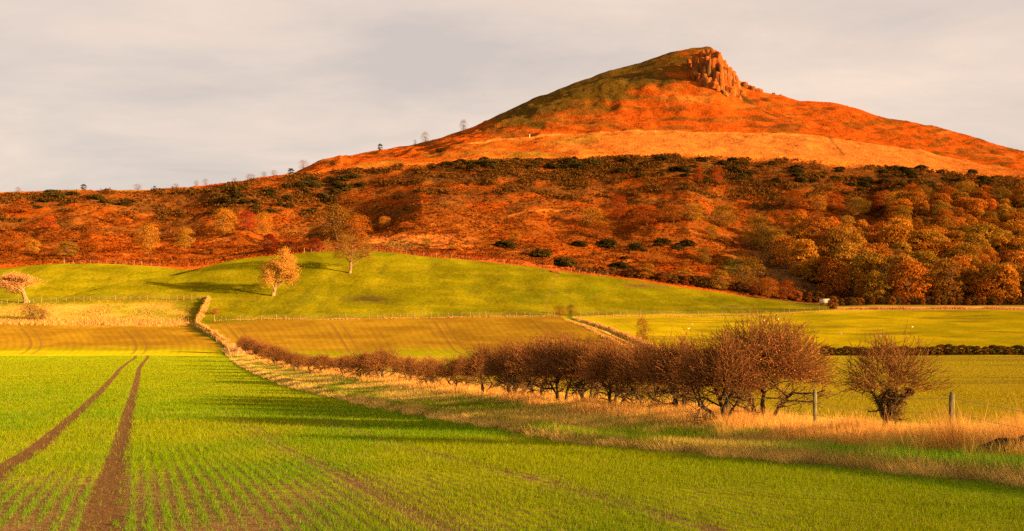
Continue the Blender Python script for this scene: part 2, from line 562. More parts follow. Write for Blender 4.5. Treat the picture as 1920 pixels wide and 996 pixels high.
def cover(u, D, X, tt, yi):
    n1 = fbm(X / 18, D / 26, 4, 71)
    n2 = fbm(X / 5, D / 9, 3, 91)
    n3 = fbm(u / 70, yi / 7, 4, 55)
    one = np.ones(u.shape + (1,))
    # pastures
    c = GREEN * one
    c = ramp_mix(c, C_(0.165, 0.14, 0.003), sst(-0.2, 0.6, n3) * 0.7)
    c = ramp_mix(c, C_(0.08, 0.10, 0.003), sst(0.1, 0.8, n1) * 0.5)
    c = ramp_mix(c, DARKV, gau(u, 695, 38) * gau(yi, 562, 9) * sst(-0.6, 0.1, n2 + n3))
    c = ramp_mix(c, C_(0.07, 0.07, 0.005), sst(0.15, 0.8, fbm(X / 2.2, D / 8, 3, 401) + 0.6 * fbm(X / 30, D / 50, 2, 402)) * 0.4 * (tt > 2.05))
    c = c * (1 + 0.09 * np.sin(X / 2.1 + 0.04 * D + 1.5 * n1) * (tt > 2.05))[..., None]
    c = ramp_mix(c, DARKV, gau(u, 695, 30) * gau(yi, 563, 6) * sst(-0.9, -0.2, n2))
    c = ramp_mix(c, C_(0.16, 0.12, 0.01), gau(u - 1032 + (yi - 550) * 0.35 + 6 * n1, 0, 3) * box(yi, 512, 585, 5) * 0.6)
    c = ramp_mix(c, C_(0.12, 0.07, 0.015), gau(u, 1195, 55) * gau(yi, 535, 4) * sst(0.1, 0.5, n2 + n3))
    c = ramp_mix(c, C_(0.09, 0.07, 0.015), gau(u, 1375, 18) * gau(yi, 573, 2))
    c = ramp_mix(c, C_(0.11, 0.075, 0.012), gau(u, 250, 150) * gau(yi, 559, 4) * 0.5 * (tt > 2))
    rough = box(tt, 1.95, 2.85, 0.1) * (1 - sst(330, 372, u))
    c = ramp_mix(c, ramp_mix(C_(0.17, 0.16, 0.01) * one, C_(0.31, 0.19, 0.03), sst(-0.3, 0.5, n3 + 0.4 * n2)), rough)
    # upper arable fields
    left_of_ditch = 1 - sst(-3, 3, u - ditch_u(yi))
    up = box(tt, -0.5, 2.0, 0.03)
    brown = ramp_mix(BROWN * one, C_(0.2, 0.124, 0.008), sst(-0.5, 0.6, n3))
    brown = ramp_mix(brown, CROP, sst(1.3, 0.85, tt + 0.15 * n1))
    right = ramp_mix(RIGHTF * one, C_(0.34, 0.26, 0.003), sst(-0.3, 0.5, n3))
    right = ramp_mix(right, C_(0.13, 0.1, 0.006), sst(0.25, 0.6, fbm(u / 150, yi / 4, 3, 8)) * 0.6)
    c = ramp_mix(c, ramp_mix(right, brown, left_of_ditch), up)
    dz = u - ditch_u(yi)
    inup = box(tt, 0.2, 2.0, 0.05)
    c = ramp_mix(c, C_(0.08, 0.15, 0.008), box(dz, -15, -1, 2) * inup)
    c = ramp_mix(c, STRAW, gau(dz, 2, 3) * inup)
    c = ramp_mix(c, STRAW, gau(dz, -17, 2.2) * inup * sst(600, 612, yi))
    bz = u - bank_u(yi)
    c = ramp_mix(c, STRAW, gau(bz, 0, 3.0) * box(yi, 558, 655, 2))
    c = ramp_mix(c, C_(0.08, 0.12, 0.01), box(bz, -22, -3, 4) * box(yi, 612, 668, 5) * 0.9)  # shadow on the left of the bank, painted as darker green
    # bracken hill
    hl = sst(4.02, 4.12, tt)
    b = ramp_mix(RUST * 0.66 * one, DRUST, sst(-0.65, 0.55, n1 + 0.5 * n2 + 0.35 * box(tt, 5.6, 7.9, 0.3) - 0.1))
    b = ramp_mix(b, TAN * 0.85, sst(0.35, 0.85, n2 + 0.3 * n3) * 0.4)
    low = ramp_mix(b, C_(0.33, 0.075, 0.008), box(tt, 4.1, 5.1, 0.2) * 0.5)
    b = ramp_mix(b, low, 1.0)
    b = ramp_mix(b, PALE, box(u, 690, 880, 25) * box(yi, 442, 466, 4) * sst(-0.4, 0.4, n3 + n2) * 0.9)
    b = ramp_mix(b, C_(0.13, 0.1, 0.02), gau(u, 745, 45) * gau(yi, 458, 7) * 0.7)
    b = ramp_mix(b, TAN, gau(yi, 405, 2) * box(u, 950, 1100, 20))
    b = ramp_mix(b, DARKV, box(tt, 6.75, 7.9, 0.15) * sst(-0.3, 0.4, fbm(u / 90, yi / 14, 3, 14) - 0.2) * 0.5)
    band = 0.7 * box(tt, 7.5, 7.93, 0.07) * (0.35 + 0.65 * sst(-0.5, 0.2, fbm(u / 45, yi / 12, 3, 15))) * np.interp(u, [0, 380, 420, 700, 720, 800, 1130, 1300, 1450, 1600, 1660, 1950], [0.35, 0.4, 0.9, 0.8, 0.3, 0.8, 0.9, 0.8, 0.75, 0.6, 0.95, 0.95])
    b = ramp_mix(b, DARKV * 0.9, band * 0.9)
    # pale grass shelf, and its lit lip edges painted as brighter strips
    shelf = box(tt, 7.93, 8.95, 0.05)
    sh = ramp_mix(C_(0.22, 0.05, 0.005) * one, PALE, sst(990, 1230, u + 120 * n1) * (1 - 0.75 * sst(1700, 1960, u)))
    sh = ramp_mix(sh, C_(0.30, 0.11, 0.015), sst(0.2, 0.7, n3) * 0.6)
    sh = ramp_mix(sh, OLIVE * 1.3, sst(0.0, 0.6, fbm(u / 100, yi / 9, 3, 77)) * (1 - sst(1050, 1250, u)) * 0.6)
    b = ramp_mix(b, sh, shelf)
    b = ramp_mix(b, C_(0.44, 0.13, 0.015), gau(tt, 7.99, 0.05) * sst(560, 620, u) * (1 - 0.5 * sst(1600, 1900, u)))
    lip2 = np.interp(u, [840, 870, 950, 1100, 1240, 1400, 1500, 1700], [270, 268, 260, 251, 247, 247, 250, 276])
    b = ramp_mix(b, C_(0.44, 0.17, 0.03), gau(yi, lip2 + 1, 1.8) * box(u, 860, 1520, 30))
    b = ramp_mix(b, C_(0.08, 0.04, 0.012), gau(u - 1555 - (yi - 255) * 0.7, 0, 2.5) * box(yi, 254, 292, 3) * 0.8)
    # upper cone
    cone = sst(8.95, 9.05, tt)
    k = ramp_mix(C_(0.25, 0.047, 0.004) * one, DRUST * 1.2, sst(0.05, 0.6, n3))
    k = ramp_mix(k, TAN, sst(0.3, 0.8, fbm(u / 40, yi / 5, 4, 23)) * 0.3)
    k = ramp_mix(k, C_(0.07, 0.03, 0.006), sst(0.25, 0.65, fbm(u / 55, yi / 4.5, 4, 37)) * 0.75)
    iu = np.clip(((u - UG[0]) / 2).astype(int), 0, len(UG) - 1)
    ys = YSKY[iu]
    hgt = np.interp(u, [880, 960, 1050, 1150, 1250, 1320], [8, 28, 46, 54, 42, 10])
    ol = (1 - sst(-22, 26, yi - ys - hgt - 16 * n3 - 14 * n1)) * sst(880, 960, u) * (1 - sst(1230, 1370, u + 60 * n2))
    k = ramp_mix(k, ramp_mix(C_(0.068, 0.042, 0.005) * one, C_(0.05, 0.034, 0.006), sst(-0.2, 0.5, fbm(u / 60, yi / 8, 3, 29))), ol * 0.95)  # olive-brown grass, with the shade of the left flank painted in
    k = ramp_mix(k, TAN, gau(u, 1290, 60) * gau(yi, 180, 16) * sst(-0.2, 0.5, n3 + n2) * 0.8)
    k = ramp_mix(k, DARKV, gau(yi - (188 + (u - 1400) * 0.55), 0, 3.5) * box(u, 1340, 1470, 15) * sst(-0.3, 0.4, n2))
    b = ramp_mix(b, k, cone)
    # floor of the wood, grassy ride
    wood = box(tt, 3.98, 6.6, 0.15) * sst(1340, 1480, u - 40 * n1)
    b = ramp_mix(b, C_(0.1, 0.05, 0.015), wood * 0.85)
    b = ramp_mix(b, C_(0.07, 0.11, 0.012), gau(u, 1385, 28) * gau(yi, 505, 13) * 0.9)
    c = c * (1 + 0.8 * (np.maximum(gau(dz, 2, 3), gau(dz, -17, 2.2)) * inup + gau(bz, 0, 3) * box(yi, 558, 655, 2)))[..., None]
    c = c * (0.66 + 0.06 * sst(-0.3, 0.4, n3))[..., None]
    c = ramp_mix(c, C_(0.2, 0.18, 0.003), box(tt, -0.5, 0.85, 0.25) * (1 - sst(380, 420, u)) * 0.9)  # yellow-green crop strip past the crest, its sunlit brightness put into the colour
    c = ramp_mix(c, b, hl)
    c = ramp_mix(c, STRAW, box(u, 1560, 2600, 12) * gau(yi, 577, 3.2) * (tt > 1.4) * 0.9)
    return c


# ------------------------------------------------------------------ ground meshes
def grid_faces(nr, nc):
    i = np.arange(nr * nc).reshape(nr, nc)
    return np.stack([i[:-1, :-1], i[:-1, 1:], i[1:, 1:], i[1:, :-1]], -1).reshape(-1, 4)


def row_coord(X, D):
    """distance across the drill rows of the near field"""
    s = X * 0.957 + D * 0.287
    return s + 0.35 - 1.4 * sst(110, 195, D) + 0.10 * np.sin(D / 23.0) - 0.3


def build_near():
    xs = np.concatenate([np.linspace(-260, -62, 40)[:-1], np.arange(-62, 30, 0.35), np.linspace(30, 220, 60)])
    ds = np.concatenate([np.linspace(-110, 0, 30)[:-1], np.arange(0, 70, 0.45), np.linspace(70, 191.5, 150)])
    X, D = np.meshgrid(xs, ds)
    Z = terrain(X, D)
    Z[-1] -= 1.0
    ex, hx = edge_x(D), hedge_x(D)
    wv = X - ex
    sown = 1 - sst(-0.1, 0.12, wv + 0.15 * fbm(X / 1.2, D / 1.2, 2, 3))
    far = sst(0.6, 1.6, X - hx)
    Wd = hx - ex
    n = fbm(X / 1.5, D / 2.5, 3, 40)
    one = np.ones(X.shape + (1,))
    c = C_(0.11, 0.15, 0.01) * one
    c = ramp_mix(c, C_(0.27, 0.19, 0.05), sst(-0.3, 0.5, n) * 0.6)
    c = ramp_mix(c, C_(0.09, 0.05, 0.025), gau(wv, 0.1, 0.35))
    c = ramp_mix(c, C_(0.38, 0.24, 0.08), box(X - hx, -1.6, 1.3, 0.5))
    rf = ramp_mix(C_(0.25, 0.2, 0.003) * one, C_(0.18, 0.145, 0.004), sst(0, 0.6, fbm(X / 30, D / 7, 3, 12)))
    c = ramp_mix(c, rf, far)
    crop = np.interp(D, [-100, 8, 18, 30, 60, 120], [0.5, 0.5, 0.58, 0.7, 0.82, 0.9]) + 0.12 * sst(-6, 2, X)
    crop = crop - 0.28 * gau(D, 13, 6) * sst(2, -3, X) + 0.1 * fbm(X / 3, D / 6, 3, 61)
    rr = row_coord(X, D)
    crop = crop - 0.4 * (gau(rr, 3.1, 0.22) + gau(rr, 5.7, 0.22)) * sst(60, 25, D)
    me = mesh_np('crop_field', np.stack([X, D, Z], -1).reshape(-1, 3), grid_faces(*X.shape), mat_near_field(), c.reshape(-1, 3), True,
                 {'row': row_coord(X, D), 'crop': crop, 'sown': sown})
    tag(link('crop_field', me), 'young green crop field with drill rows and two brown wheel tracks', 'field', kind='structure')


def build_far():
    us = np.concatenate([np.linspace(-1580, -60, 130)[:-1], np.arange(-60, 1990, 2.6), np.linspace(1990, 3560, 130)])
    iu = (us - UG[0]) / 2.0
    i0 = iu.astype(int)
    fu = iu - i0
    bands = {0: 30, 1: 60, 2: 26, 3: 60, 4: 18, 5: 44, 6: 44, 7: 56, 8: 46, 9: 110, 10: 10, 11: 8}
    rows = []
    for b, n in bands.items():
        for j in range(n):
            rows.append(b + j / n)
    rows.append(11.999)
    rows = np.array(rows)
    kk = np.minimum(rows.astype(int), 11)
    ft = rows - kk
    Dl = (LD[:, i0] * (1 - fu) + LD[:, i0 + 1] * fu)[K0:]
    D = Dl[kk] * (1 - ft[:, None]) + Dl[kk + 1] * ft[:, None]
    X = (us[None, :] - 960) / F * D
    U = np.broadcast_to(us[None, :], D.shape)
    Z = terrain(X, D)
    base = terrain(X, D, False)
    T = np.broadcast_to(rows[:, None], D.shape)
    Y = HY - (base - EYE) * F / D
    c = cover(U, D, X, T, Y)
    kf = 0.12 + np.maximum(0, -X - 10) * 0.0035
    row = X + kf * (D - 250) + 2.0
    plough = box(T, 0.25, 1.9, 0.12) * (1 - sst(-22, -16, U - ditch_u(Y))) * (np.abs(U - bank_u(Y)) > 14)
    plough = plough + 0.35 * box(T, 0.3, 1.95, 0.1) * sst(6, 14, U - ditch_u(Y))
    V = np.stack([X, D, Z], -1)
    A = {'row': row, 'plough': plough}

    def sub(name, r0, r1, mat, label, cat):
        s = slice(r0, r1 + 1)
        v = V[s]
        me = mesh_np(name, v.reshape(-1, 3), grid_faces(v.shape[0], v.shape[1]), mat, c[s].reshape(-1, 3), True,
                     {k: a[s].reshape(-1) for k, a in A.items()})
        tag(link(name, me), label, cat, kind='structure')
    r = lambda t: int(np.argmin(np.abs(rows - t)))
    sub('ploughed_field', 0, r(2), mat_cover('ploughed_earth', True, 0.05, 1.6, 0.15, 0.45), 'brown and yellow-green arable fields below the grassy mound', 'field')
    sub('pasture', r(2), r(4.1), mat_cover('pasture_turf', False, 0.14, 1.5, 0.11, 0.8), 'green grassy mounds below the bracken hill', 'pasture')
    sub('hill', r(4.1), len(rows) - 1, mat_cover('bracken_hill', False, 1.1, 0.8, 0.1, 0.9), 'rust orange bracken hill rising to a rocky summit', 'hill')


build_near()
build_far()
#STAGE2
# ------------------------------------------------------------------ plants: branch and leaf builders
def rot_about(d, ang, az):
    """direction at angle ang from d, azimuth az"""
    x, y, z = d
    if abs(z) < 0.9:
        ax, ay, az_ = y, -x, 0.0
    else:
        ax, ay, az_ = 0.0, z, -y
    l = math.sqrt(ax * ax + ay * ay + az_ * az_) or 1
    ax, ay, az_ = ax / l, ay / l, az_ / l
    bx, by, bz = y * az_ - z * ay, z * ax - x * az_, x * ay - y * ax
    c, s = math.cos(ang), math.sin(ang)
    ca, sa = math.cos(az), math.sin(az)
    return (x * c + (ax * ca + bx * sa) * s, y * c + (ay * ca + by * sa) * s, z * c + (az_ * ca + bz * sa) * s)


def grow(rng, segs, tips, p, d, L, r, lv, P):
    n = P['n'][lv]
    st = L / n
    pts = [(p, d, r)]
    for i in range(n):
        wg = P['wig'][lv]
        d = (d[0] + rng.gauss(0, wg) + P.get('lean', (0, 0))[0] * 0.1, d[1] + rng.gauss(0, wg) + P.get('lean', (0, 0))[1] * 0.1, d[2] + rng.gauss(0, wg) + P['up'][lv])
        l = math.sqrt(d[0] ** 2 + d[1] ** 2 + d[2] ** 2)
        d = (d[0] / l, d[1] / l, d[2] / l)
        q = (p[0] + d[0] * st, p[1] + d[1] * st, max(p[2] + d[2] * st, 0.1))
        r2 = r * (1 - (1 - P['taper'][lv]) / n)
        segs.append((p, q, r, r2, lv))
        p, r = q, r2
        pts.append((p, d, r))
    if lv + 1 < len(P['n']):
        nk = P['kids'][lv]
        nk = nk + rng.choice((-1, 0, 0, 1)) if nk > 3 else nk
        az = rng.uniform(0, 6.28)
        for j in range(nk):
            t = P['t0'][lv] + (1 - P['t0'][lv]) * (j + rng.random()) / nk
            f = t * n
            i = min(int(f), n - 1)
            a = f - i
            p0, p1 = pts[i][0], pts[i + 1][0]
            pp = tuple(p0[k] + (p1[k] - p0[k]) * a for k in range(3))
            az += 2.4 + rng.gauss(0, 0.5)
            dd = rot_about(pts[i + 1][1], rng.gauss(P['ang'][lv], 0.2), az)
            grow(rng, segs, tips, pp, dd, L * P['len'][lv] * rng.uniform(0.7, 1.2) * (1.15 - 0.45 * t), pts[i][2] * P['rk'][lv], lv + 1, P)
    else:
        tips.append((p, d))


def tubes(segs, sides, rmin=0.0):
    P0 = np.array([s[0] for s in segs], float)
    P1 = np.array([s[1] for s in segs], float)
    R0 = np.maximum(np.array([s[2] for s in segs]), rmin)
    R1 = np.maximum(np.array([s[3] for s in segs]), rmin)
    d = P1 - P0
    d /= np.linalg.norm(d, axis=1)[:, None] + 1e-9
    ref = np.where(np.abs(d[:, 2:3]) < 0.9, np.array([[0, 0, 1.0]]), np.array([[1.0, 0, 0]]))
    a = np.cross(d, ref)
    a /= np.linalg.norm(a, axis=1)[:, None] + 1e-9
    b = np.cross(d, a)
    th = np.arange(sides) * 2 * math.pi / sides
    off = a[:, None, :] * np.cos(th)[None, :, None] + b[:, None, :] * np.sin(th)[None, :, None]
    P0 = P0 - d * (R0 * 0.3)[:, None]
    V = np.concatenate([P0[:, None] + off * R0[:, None, None], P1[:, None] + off * R1[:, None, None]], 1)
    N = len(segs)
    base = (np.arange(N) * 2 * sides)[:, None]
    i = np.arange(sides)
    j = (i + 1) % sides
    Fc = np.stack([base + i, base + j, base + sides + j, base + sides + i], -1).reshape(-1, 4)
    return V.reshape(-1, 3), Fc


def quads(C, N, size, rng, asp=1.4):
    """leaf-sized quads at C facing roughly N"""
    n = len(C)
    N = N + rng.normal(0, 0.55, (n, 3))
    N /= np.linalg.norm(N, axis=1)[:, None] + 1e-9
    r = rng.normal(0, 1, (n, 3))
    a = np.cross(N, r)
    a /= np.linalg.norm(a, axis=1)[:, None] + 1e-9
    b = np.cross(N, a)
    s = np.asarray(size).reshape(-1, 1) * 0.5 * np.ones((n, 1))
    j = lambda: rng.uniform(0.6, 1.15, (n, 1))
    V = np.stack([C - a * s * asp * j(), C - b * s * j(), C + a * s * asp * j(), C + b * s * j()], 1)
    return V.reshape(-1, 3), np.arange(n * 4).reshape(n, 4)


def join(parts):
    vs, fs, cs = [], {}, []
    o = 0
    for v, f, c in parts:
        vs.append(v)
        fs.setdefault(f.shape[1], []).append(f + o)
        cs.append(np.broadcast_to(np.asarray(c, float), (len(v), 3)))
        o += len(v)
    return np.concatenate(vs), [np.concatenate(x) for x in fs.values()], np.concatenate(cs)


def place(proto, loc, sc=1.0, rz=0.0, label=None, group=None):
    name, cat, parts = proto
    s = (sc, sc, sc) if not isinstance(sc, tuple) else sc
    e = empty(name, loc, rz, s)
    for pn, me in parts:
        link(pn, me, e)
    return tag(e, label, cat, group)


def jit(rng, c, n, a):
    return np.asarray(c)[None, :] * (1 + rng.uniform(-a, a, (n, 1))) * (1 + rng.uniform(-a * 0.3, a * 0.3, (n, 3)))


# ---- hawthorns: twisted stems, flat dense twiggy crown (built about 3 m tall)
def hawthorn(seed, stems=4, lone=False):
    rng = random.Random(seed)
    nr = RS(seed)
    segs, tips = [], []
    P = dict(n=[4, 4, 4, 3], wig=[0.22, 0.2, 0.2, 0.22], up=[0.12, 0.05, 0.03, 0.06], taper=[0.75, 0.5, 0.4, 0.35], kids=[5, 7, 7, 0], t0=[0.5, 0.2, 0.12],
             ang=[1.1, 0.85, 0.85], len=[0.85, 0.6, 0.5], rk=[0.62, 0.5, 0.5])
    if lone:
        P.update(kids=[10, 12, 11, 0], n=[4, 6, 5, 4], wig=[0.14, 0.24, 0.3, 0.3], up=[0.12, 0.09, 0.05, 0.04], lean=(0.3, 0), len=[1.0, 0.55, 0.5], ang=[0.95, 0.85, 0.9], t0=[0.6, 0.2, 0.1])
        grow(rng, segs, tips, (0, 0, -0.1), (0.12, 0, 1), 0.95, 0.085, 0, P)
    else:
        for k in range(stems):
            a = k * 6.28 / stems + rng.uniform(-0.6, 0.6)
            q = 0.16 * rng.uniform(0.3, 1.2)
            grow(rng, segs, tips, (math.cos(a) * q, math.sin(a) * q, -0.1), (math.cos(a) * 0.55, math.sin(a) * 0.55, 1), rng.uniform(1.1, 1.4), rng.uniform(0.045, 0.075), 0, P)
    if lone:
        segs = [s for s in segs if s[4] == 0 or min(s[0][2], s[1][2]) > (0.42 if s[4] == 1 else 0.5)]
        tips = [t for t in tips if t[0][2] > 0.5]
    low = [s for s in segs if s[4] <= 1]
    hi = [s for s in segs if s[4] > 1]
    v, f = tubes(low, 6, 0.012)
    trunk = mesh_np('trunk', v, f, M_BARKD, smooth=True)
    h2 = [s for s in hi if s[4] == 2]
    h3 = [s for s in hi if s[4] == 3]
    v2, f2 = tubes(h2, 4, 0.0085)
    v3, f3 = tubes(h3, 3, 0.006)
    c3 = np.repeat(jit(nr, (0.14, 0.075, 0.026), len(h3), 0.5), 6, 0)
    T = np.array([t[0] for t in tips])
    k = nr.randint(0, len(T), len(T) // 4 if lone else int(len(T) * 2.2))
    C = T[k] + nr.normal(0, 0.09, (len(k), 3))
    C = C[C[:, 2] > (0.5 if lone else 0.75)]
    extra = []
    if True:
        # the dense dome of fine shoots every hawthorn of the hedge carries
        n = 1500 if lone else 4600
        q = nr.normal(0, 1, (n, 3))
        q /= np.linalg.norm(q, axis=1)[:, None]
        q[:, 2] = np.abs(q[:, 2]) * 1.25 - 0.25
        rad = nr.uniform(0.06, 1, (n, 1)) ** 0.45
        lump = 1 + 0.22 * np.sin(3 * np.arctan2(q[:, 1:2], q[:, 0:1]) + seed) + 0.12 * np.sin(7 * np.arctan2(q[:, 1:2], q[:, 0:1]) + 2 * seed)
        B = q * rad * lump * (np.array([1.2, 1.0, 1.0]) if lone else np.array([1.3, 1.3, 1.25])) + (np.array([0.22, 0, 1.42]) if lone else np.array([0, 0, 1.42]))
        dr = q + nr.normal(0, 0.45, (n, 3)) + np.array([0, 0, 0.45])
        dr /= np.linalg.norm(dr, axis=1)[:, None]
        ln = nr.uniform(0.16, 0.42, (n, 1)) * np.where(nr.uniform(0, 1, (n, 1)) > 0.93, 1.7, 1)
        mid = B + dr * ln * 0.5
        end = mid + (dr + nr.normal(0, 0.35, (n, 3))) * ln * 0.5
        ok = B[:, 2] > 1.05 + 0.16 * np.sin(B[:, 0] * 5 + seed)
        sg = [(B[i], mid[i], 0.007, 0.006, 3) for i in np.nonzero(ok)[0]] + [(mid[i], end[i], 0.006, 0.004, 3) for i in np.nonzero(ok)[0]]
        vd, fd = tubes(sg, 3, 0.0055)
        extra.append((vd, fd, np.repeat(jit(nr, (0.165, 0.07, 0.023), len(sg), 0.5), 6, 0)))
        C = np.concatenate([C, end[ok] + nr.normal(0, 0.04, (int(ok.sum()), 3)), B[ok][:1800]]) if not lone else C
    vq, fq = quads(C, nr.normal(0, 1, C.shape), nr.uniform(0.02, 0.038, len(C)), nr)
    cq = np.repeat(jit(nr, (0.28, 0.11, 0.024), len(C), 0.6), 4, 0)
    V, Fs, Cc = join([(v2, f2, (0.075, 0.05, 0.028)), (v3, f3, c3), (vq, fq, cq)] + extra)
    crown = mesh_np('crown', V, Fs, M_TWIG, Cc)
    return ('hawthorn_tree', 'hawthorn', [('trunk', trunk), ('crown', crown)])


def canopy_stats(proto):
    me = proto[2][1][1]
    co = np.empty(len(me.vertices) * 3, np.float32)
    me.vertices.foreach_get('co', co)
    co = co.reshape(-1, 3)
    return np.percentile(co[:, 2], 99.5), np.percentile(np.abs(co[:, 0]), 97) + np.percentile(np.abs(co[:, 1]), 97)


HAW = [hawthorn(100 + i, 3 + i % 3) for i in range(6)]
HST = [canopy_stats(p) for p in HAW]
hedge_list = [  # u, foot row, top row, crown width in photo px
    (1437, 786, 607, 215), (1352, 790, 636, 150), (1272, 770, 640, 120), (1213, 764, 646, 110), (1155, 760, 640, 120), (1100, 754, 642, 112), (1050, 751, 634, 112),
    (1005, 745, 640, 105), (960, 741, 646, 96), (908, 736, 650, 80), (860, 727, 668, 64), (806, 722, 670, 58), (766, 714, 668, 50), (718, 709, 655, 66),
    (682, 706, 660, 56), (646, 701, 665, 46), (601, 696, 664, 56), (560, 690, 661, 42), (535, 685, 656, 40), (515, 679, 648, 40), (497, 672, 643, 40), (479, 666, 636, 40), (461, 659, 630, 36)]
names = ['largest red-brown hawthorn, at the right-hand end of the field hedge', 'dark hawthorn with low forked stems beside the largest hedge hawthorn',
         'third hawthorn of the hedge from the largest one, on bent bare stems', 'hawthorn on thin upright stems, fourth from the hedge\'s big right-hand end']
ordn = 'fifth sixth seventh eighth ninth tenth eleventh twelfth thirteenth fourteenth fifteenth sixteenth seventeenth eighteenth nineteenth twentieth'.split()
hr = random.Random(5)
for i, (u, y, yt, wd) in enumerate(hedge_list):
    x, d = hit(u, y + 5, 18 if i < 12 else 30, 225)
    z = gz(x, d)
    p = i % 6
    hh = (y + 3 - yt) * d / F * 1.06
    ww = wd * 1.03 * d / F
    sz = hh / HST[p][0]
    sw = ww / HST[p][1]
    if i < 4:
        lab = names[i]
    elif i < 20:
        lab = 'twiggy %s hawthorn of the hedge, counted from its tall right-hand end' % ordn[i - 4]
    else:
        lab = ['low rounded hawthorn third from the far left end of the hedge', 'low hawthorn next to the last one at the hedge\'s far left end', 'last small hawthorn at the far left end of the hedge'][i - 20]
    place(HAW[p], (x, d, z - 0.03), (sw, sw * 0.95, sz), hr.uniform(0, 6.28), lab, 'hawthorns of the old field hedge')
lone = hawthorn(77, lone=True)
lst = canopy_stats(lone)
x, d = hit(1650, 822, 15)
LONE = (x, d)
hh = (822 - 652) * d / F
place(lone, (x, d, gz(x, d) - 0.03), (160 * d / F / lst[1] * 0.86, 150 * d / F / lst[1], 1.12 * hh / lst[0]), 0.0, 'small leaning thorn tree standing alone between two fence posts')
# the same hedge goes on past the right edge of the picture
for k, (dd, s) in enumerate([(7.5, 0.6), (2.0, 0.95), (-3, 1.1), (-9, 1.2), (-16, 1.3)]):
    xx = float(hedge_x(dd)) + 1.6 + 0.12 * (20 - dd)
    place(HAW[k % 6], (xx, dd, gz(xx, dd) - 0.05), (s * 1.15, s * 1.15, s), k * 1.3, 'hawthorn of the hedge beyond the right edge of the picture', 'hawthorns beyond the picture')

# ---- leafy crowns for the wood
OAKC = [(0.33, 0.125, 0.011), (0.29, 0.10, 0.009), (0.28, 0.13, 0.012), (0.24, 0.115, 0.012), (0.34, 0.11, 0.009), (0.26, 0.12, 0.013)]


def lobes_crown(seed, H, Wd, nl, per, size, colr, base=0.22, top=1.0, fat=1.0):
    rng = RS(seed)
    Vs = []
    for k in range(nl):
        a = k * 2.39996 + rng.uniform(-0.4, 0.4)
        f = (k + 0.5) / nl
        el = f * 1.9 - 0.85
        zz = base * H + (top - base) * H * 0.46 + math.sin(el * 1.5) * (top - base) * H * 0.40
        rr = Wd * 0.5 * 0.66 * math.cos(el * 1.35) * rng.uniform(0.8, 1.15)
        c = np.array([math.cos(a) * rr, math.sin(a) * rr, zz * rng.uniform(0.92, 1.06)])
        R = Wd * 0.5 * rng.uniform(0.34, 0.5) * fat
        n = int(per * rng.uniform(0.7, 1.3))
        q = rng.normal(0, 1, (n, 3))
        q /= np.linalg.norm(q, axis=1)[:, None]
        q[:, 2] = np.where(q[:, 2] < -0.25, -q[:, 2] * 0.6, q[:, 2])
        rad = R * rng.uniform(0.55, 1.05, (n, 1)) ** 0.6
        C = c + q * rad * np.array([1, 1, 0.72 if fat == 1 else 1.0])
        v, f_ = quads(C, q, rng.uniform(0.7, 1.3, n) * size, rng)
        shade = rng.uniform(0.7, 1.25)
        Vs.append((v, f_, np.repeat(jit(rng, np.array(colr) * shade, n, 0.35), 4, 0)))
    return Vs


def woodtree(seed, H=13.0, Wd=12.0, nl=24, per=170, size=0.55, colr=OAKC[0], base=0.22, name='oak_tree', cat='tree', limbs=6, trunk_r=0.3, fat=1.0):
    rng = random.Random(seed)
    segs, tips = [], []
    P = dict(n=[4, 4, 3], wig=[0.08, 0.15, 0.2], up=[0.05, 0.05, 0.05], taper=[0.6, 0.4, 0.3], kids=[limbs, 4, 0], t0=[0.35, 0.3], ang=[0.75, 0.7], len=[0.62, 0.5], rk=[0.55, 0.5])
    grow(rng, segs, tips, (0, 0, -0.6), (0, 0, 1), H * 0.68, trunk_r, 0, P)
    v, f = tubes(segs, 5, 0.02)
    trunk = mesh_np('trunk', v, f, M_BARK, smooth=True)
    V, Fs, Cc = join(lobes_crown(seed + 1, H, Wd, nl, per, size, colr, base, 1.0, fat))
    return (name, cat, [('trunk', trunk), ('crown', mesh_np('crown', V, Fs, M_LEAF, Cc))])


OAKS = [woodtree(300 + i, 11.5 + 1.3 * (i % 4), 11.5 + (i % 3) * 1.9, 30 + 4 * (i % 3), (190, 170, 180, 110)[i % 4], 0.5, OAKC[i % 6], base=0.03) for i in range(8)]
wr = RS(9)
cand = []
for D0 in np.arange(372, 575, 9.6):
    for X0 in np.arange(60, 270, 10.0):
        x = X0 + wr.uniform(-3.6, 3.6)
        dd = D0 + wr.uniform(-3.6, 3.6)
        u = 960 + x / dd * F
        lim = np.interp(dd, [372, 390, 430, 470, 520, 575], [1600, 1560, 1500, 1475, 1490, 1600])
        if lim + wr.uniform(-25, 25) < u < 2120 and dd < np.interp(u, [1400, 1560, 1700, 1920], [500, 520, 545, 572]):
            cand.append((dd, x, u))
cand.sort()
wood_n = 0
for i, (dd, x, u) in enumerate(cand[:290]):
    s = wr.uniform(0.62, 1.12) * (0.72 if dd > 500 else 1.0)
    front = dd < 384
    lab = 'rust brown oak in the front row of the wood, above the straw strip' if front else 'rust brown oak deep in the wood on the slope below the gorse'
    place(OAKS[wr.randint(8)], (x, dd, gz(x, dd) - 0.2), (s, s, s * wr.uniform(0.85, 1.1)), wr.uniform(0, 6.28), lab,
          'oaks in the front row of the wood' if front else 'oaks of the wood on the slope')
    wood_n += 1

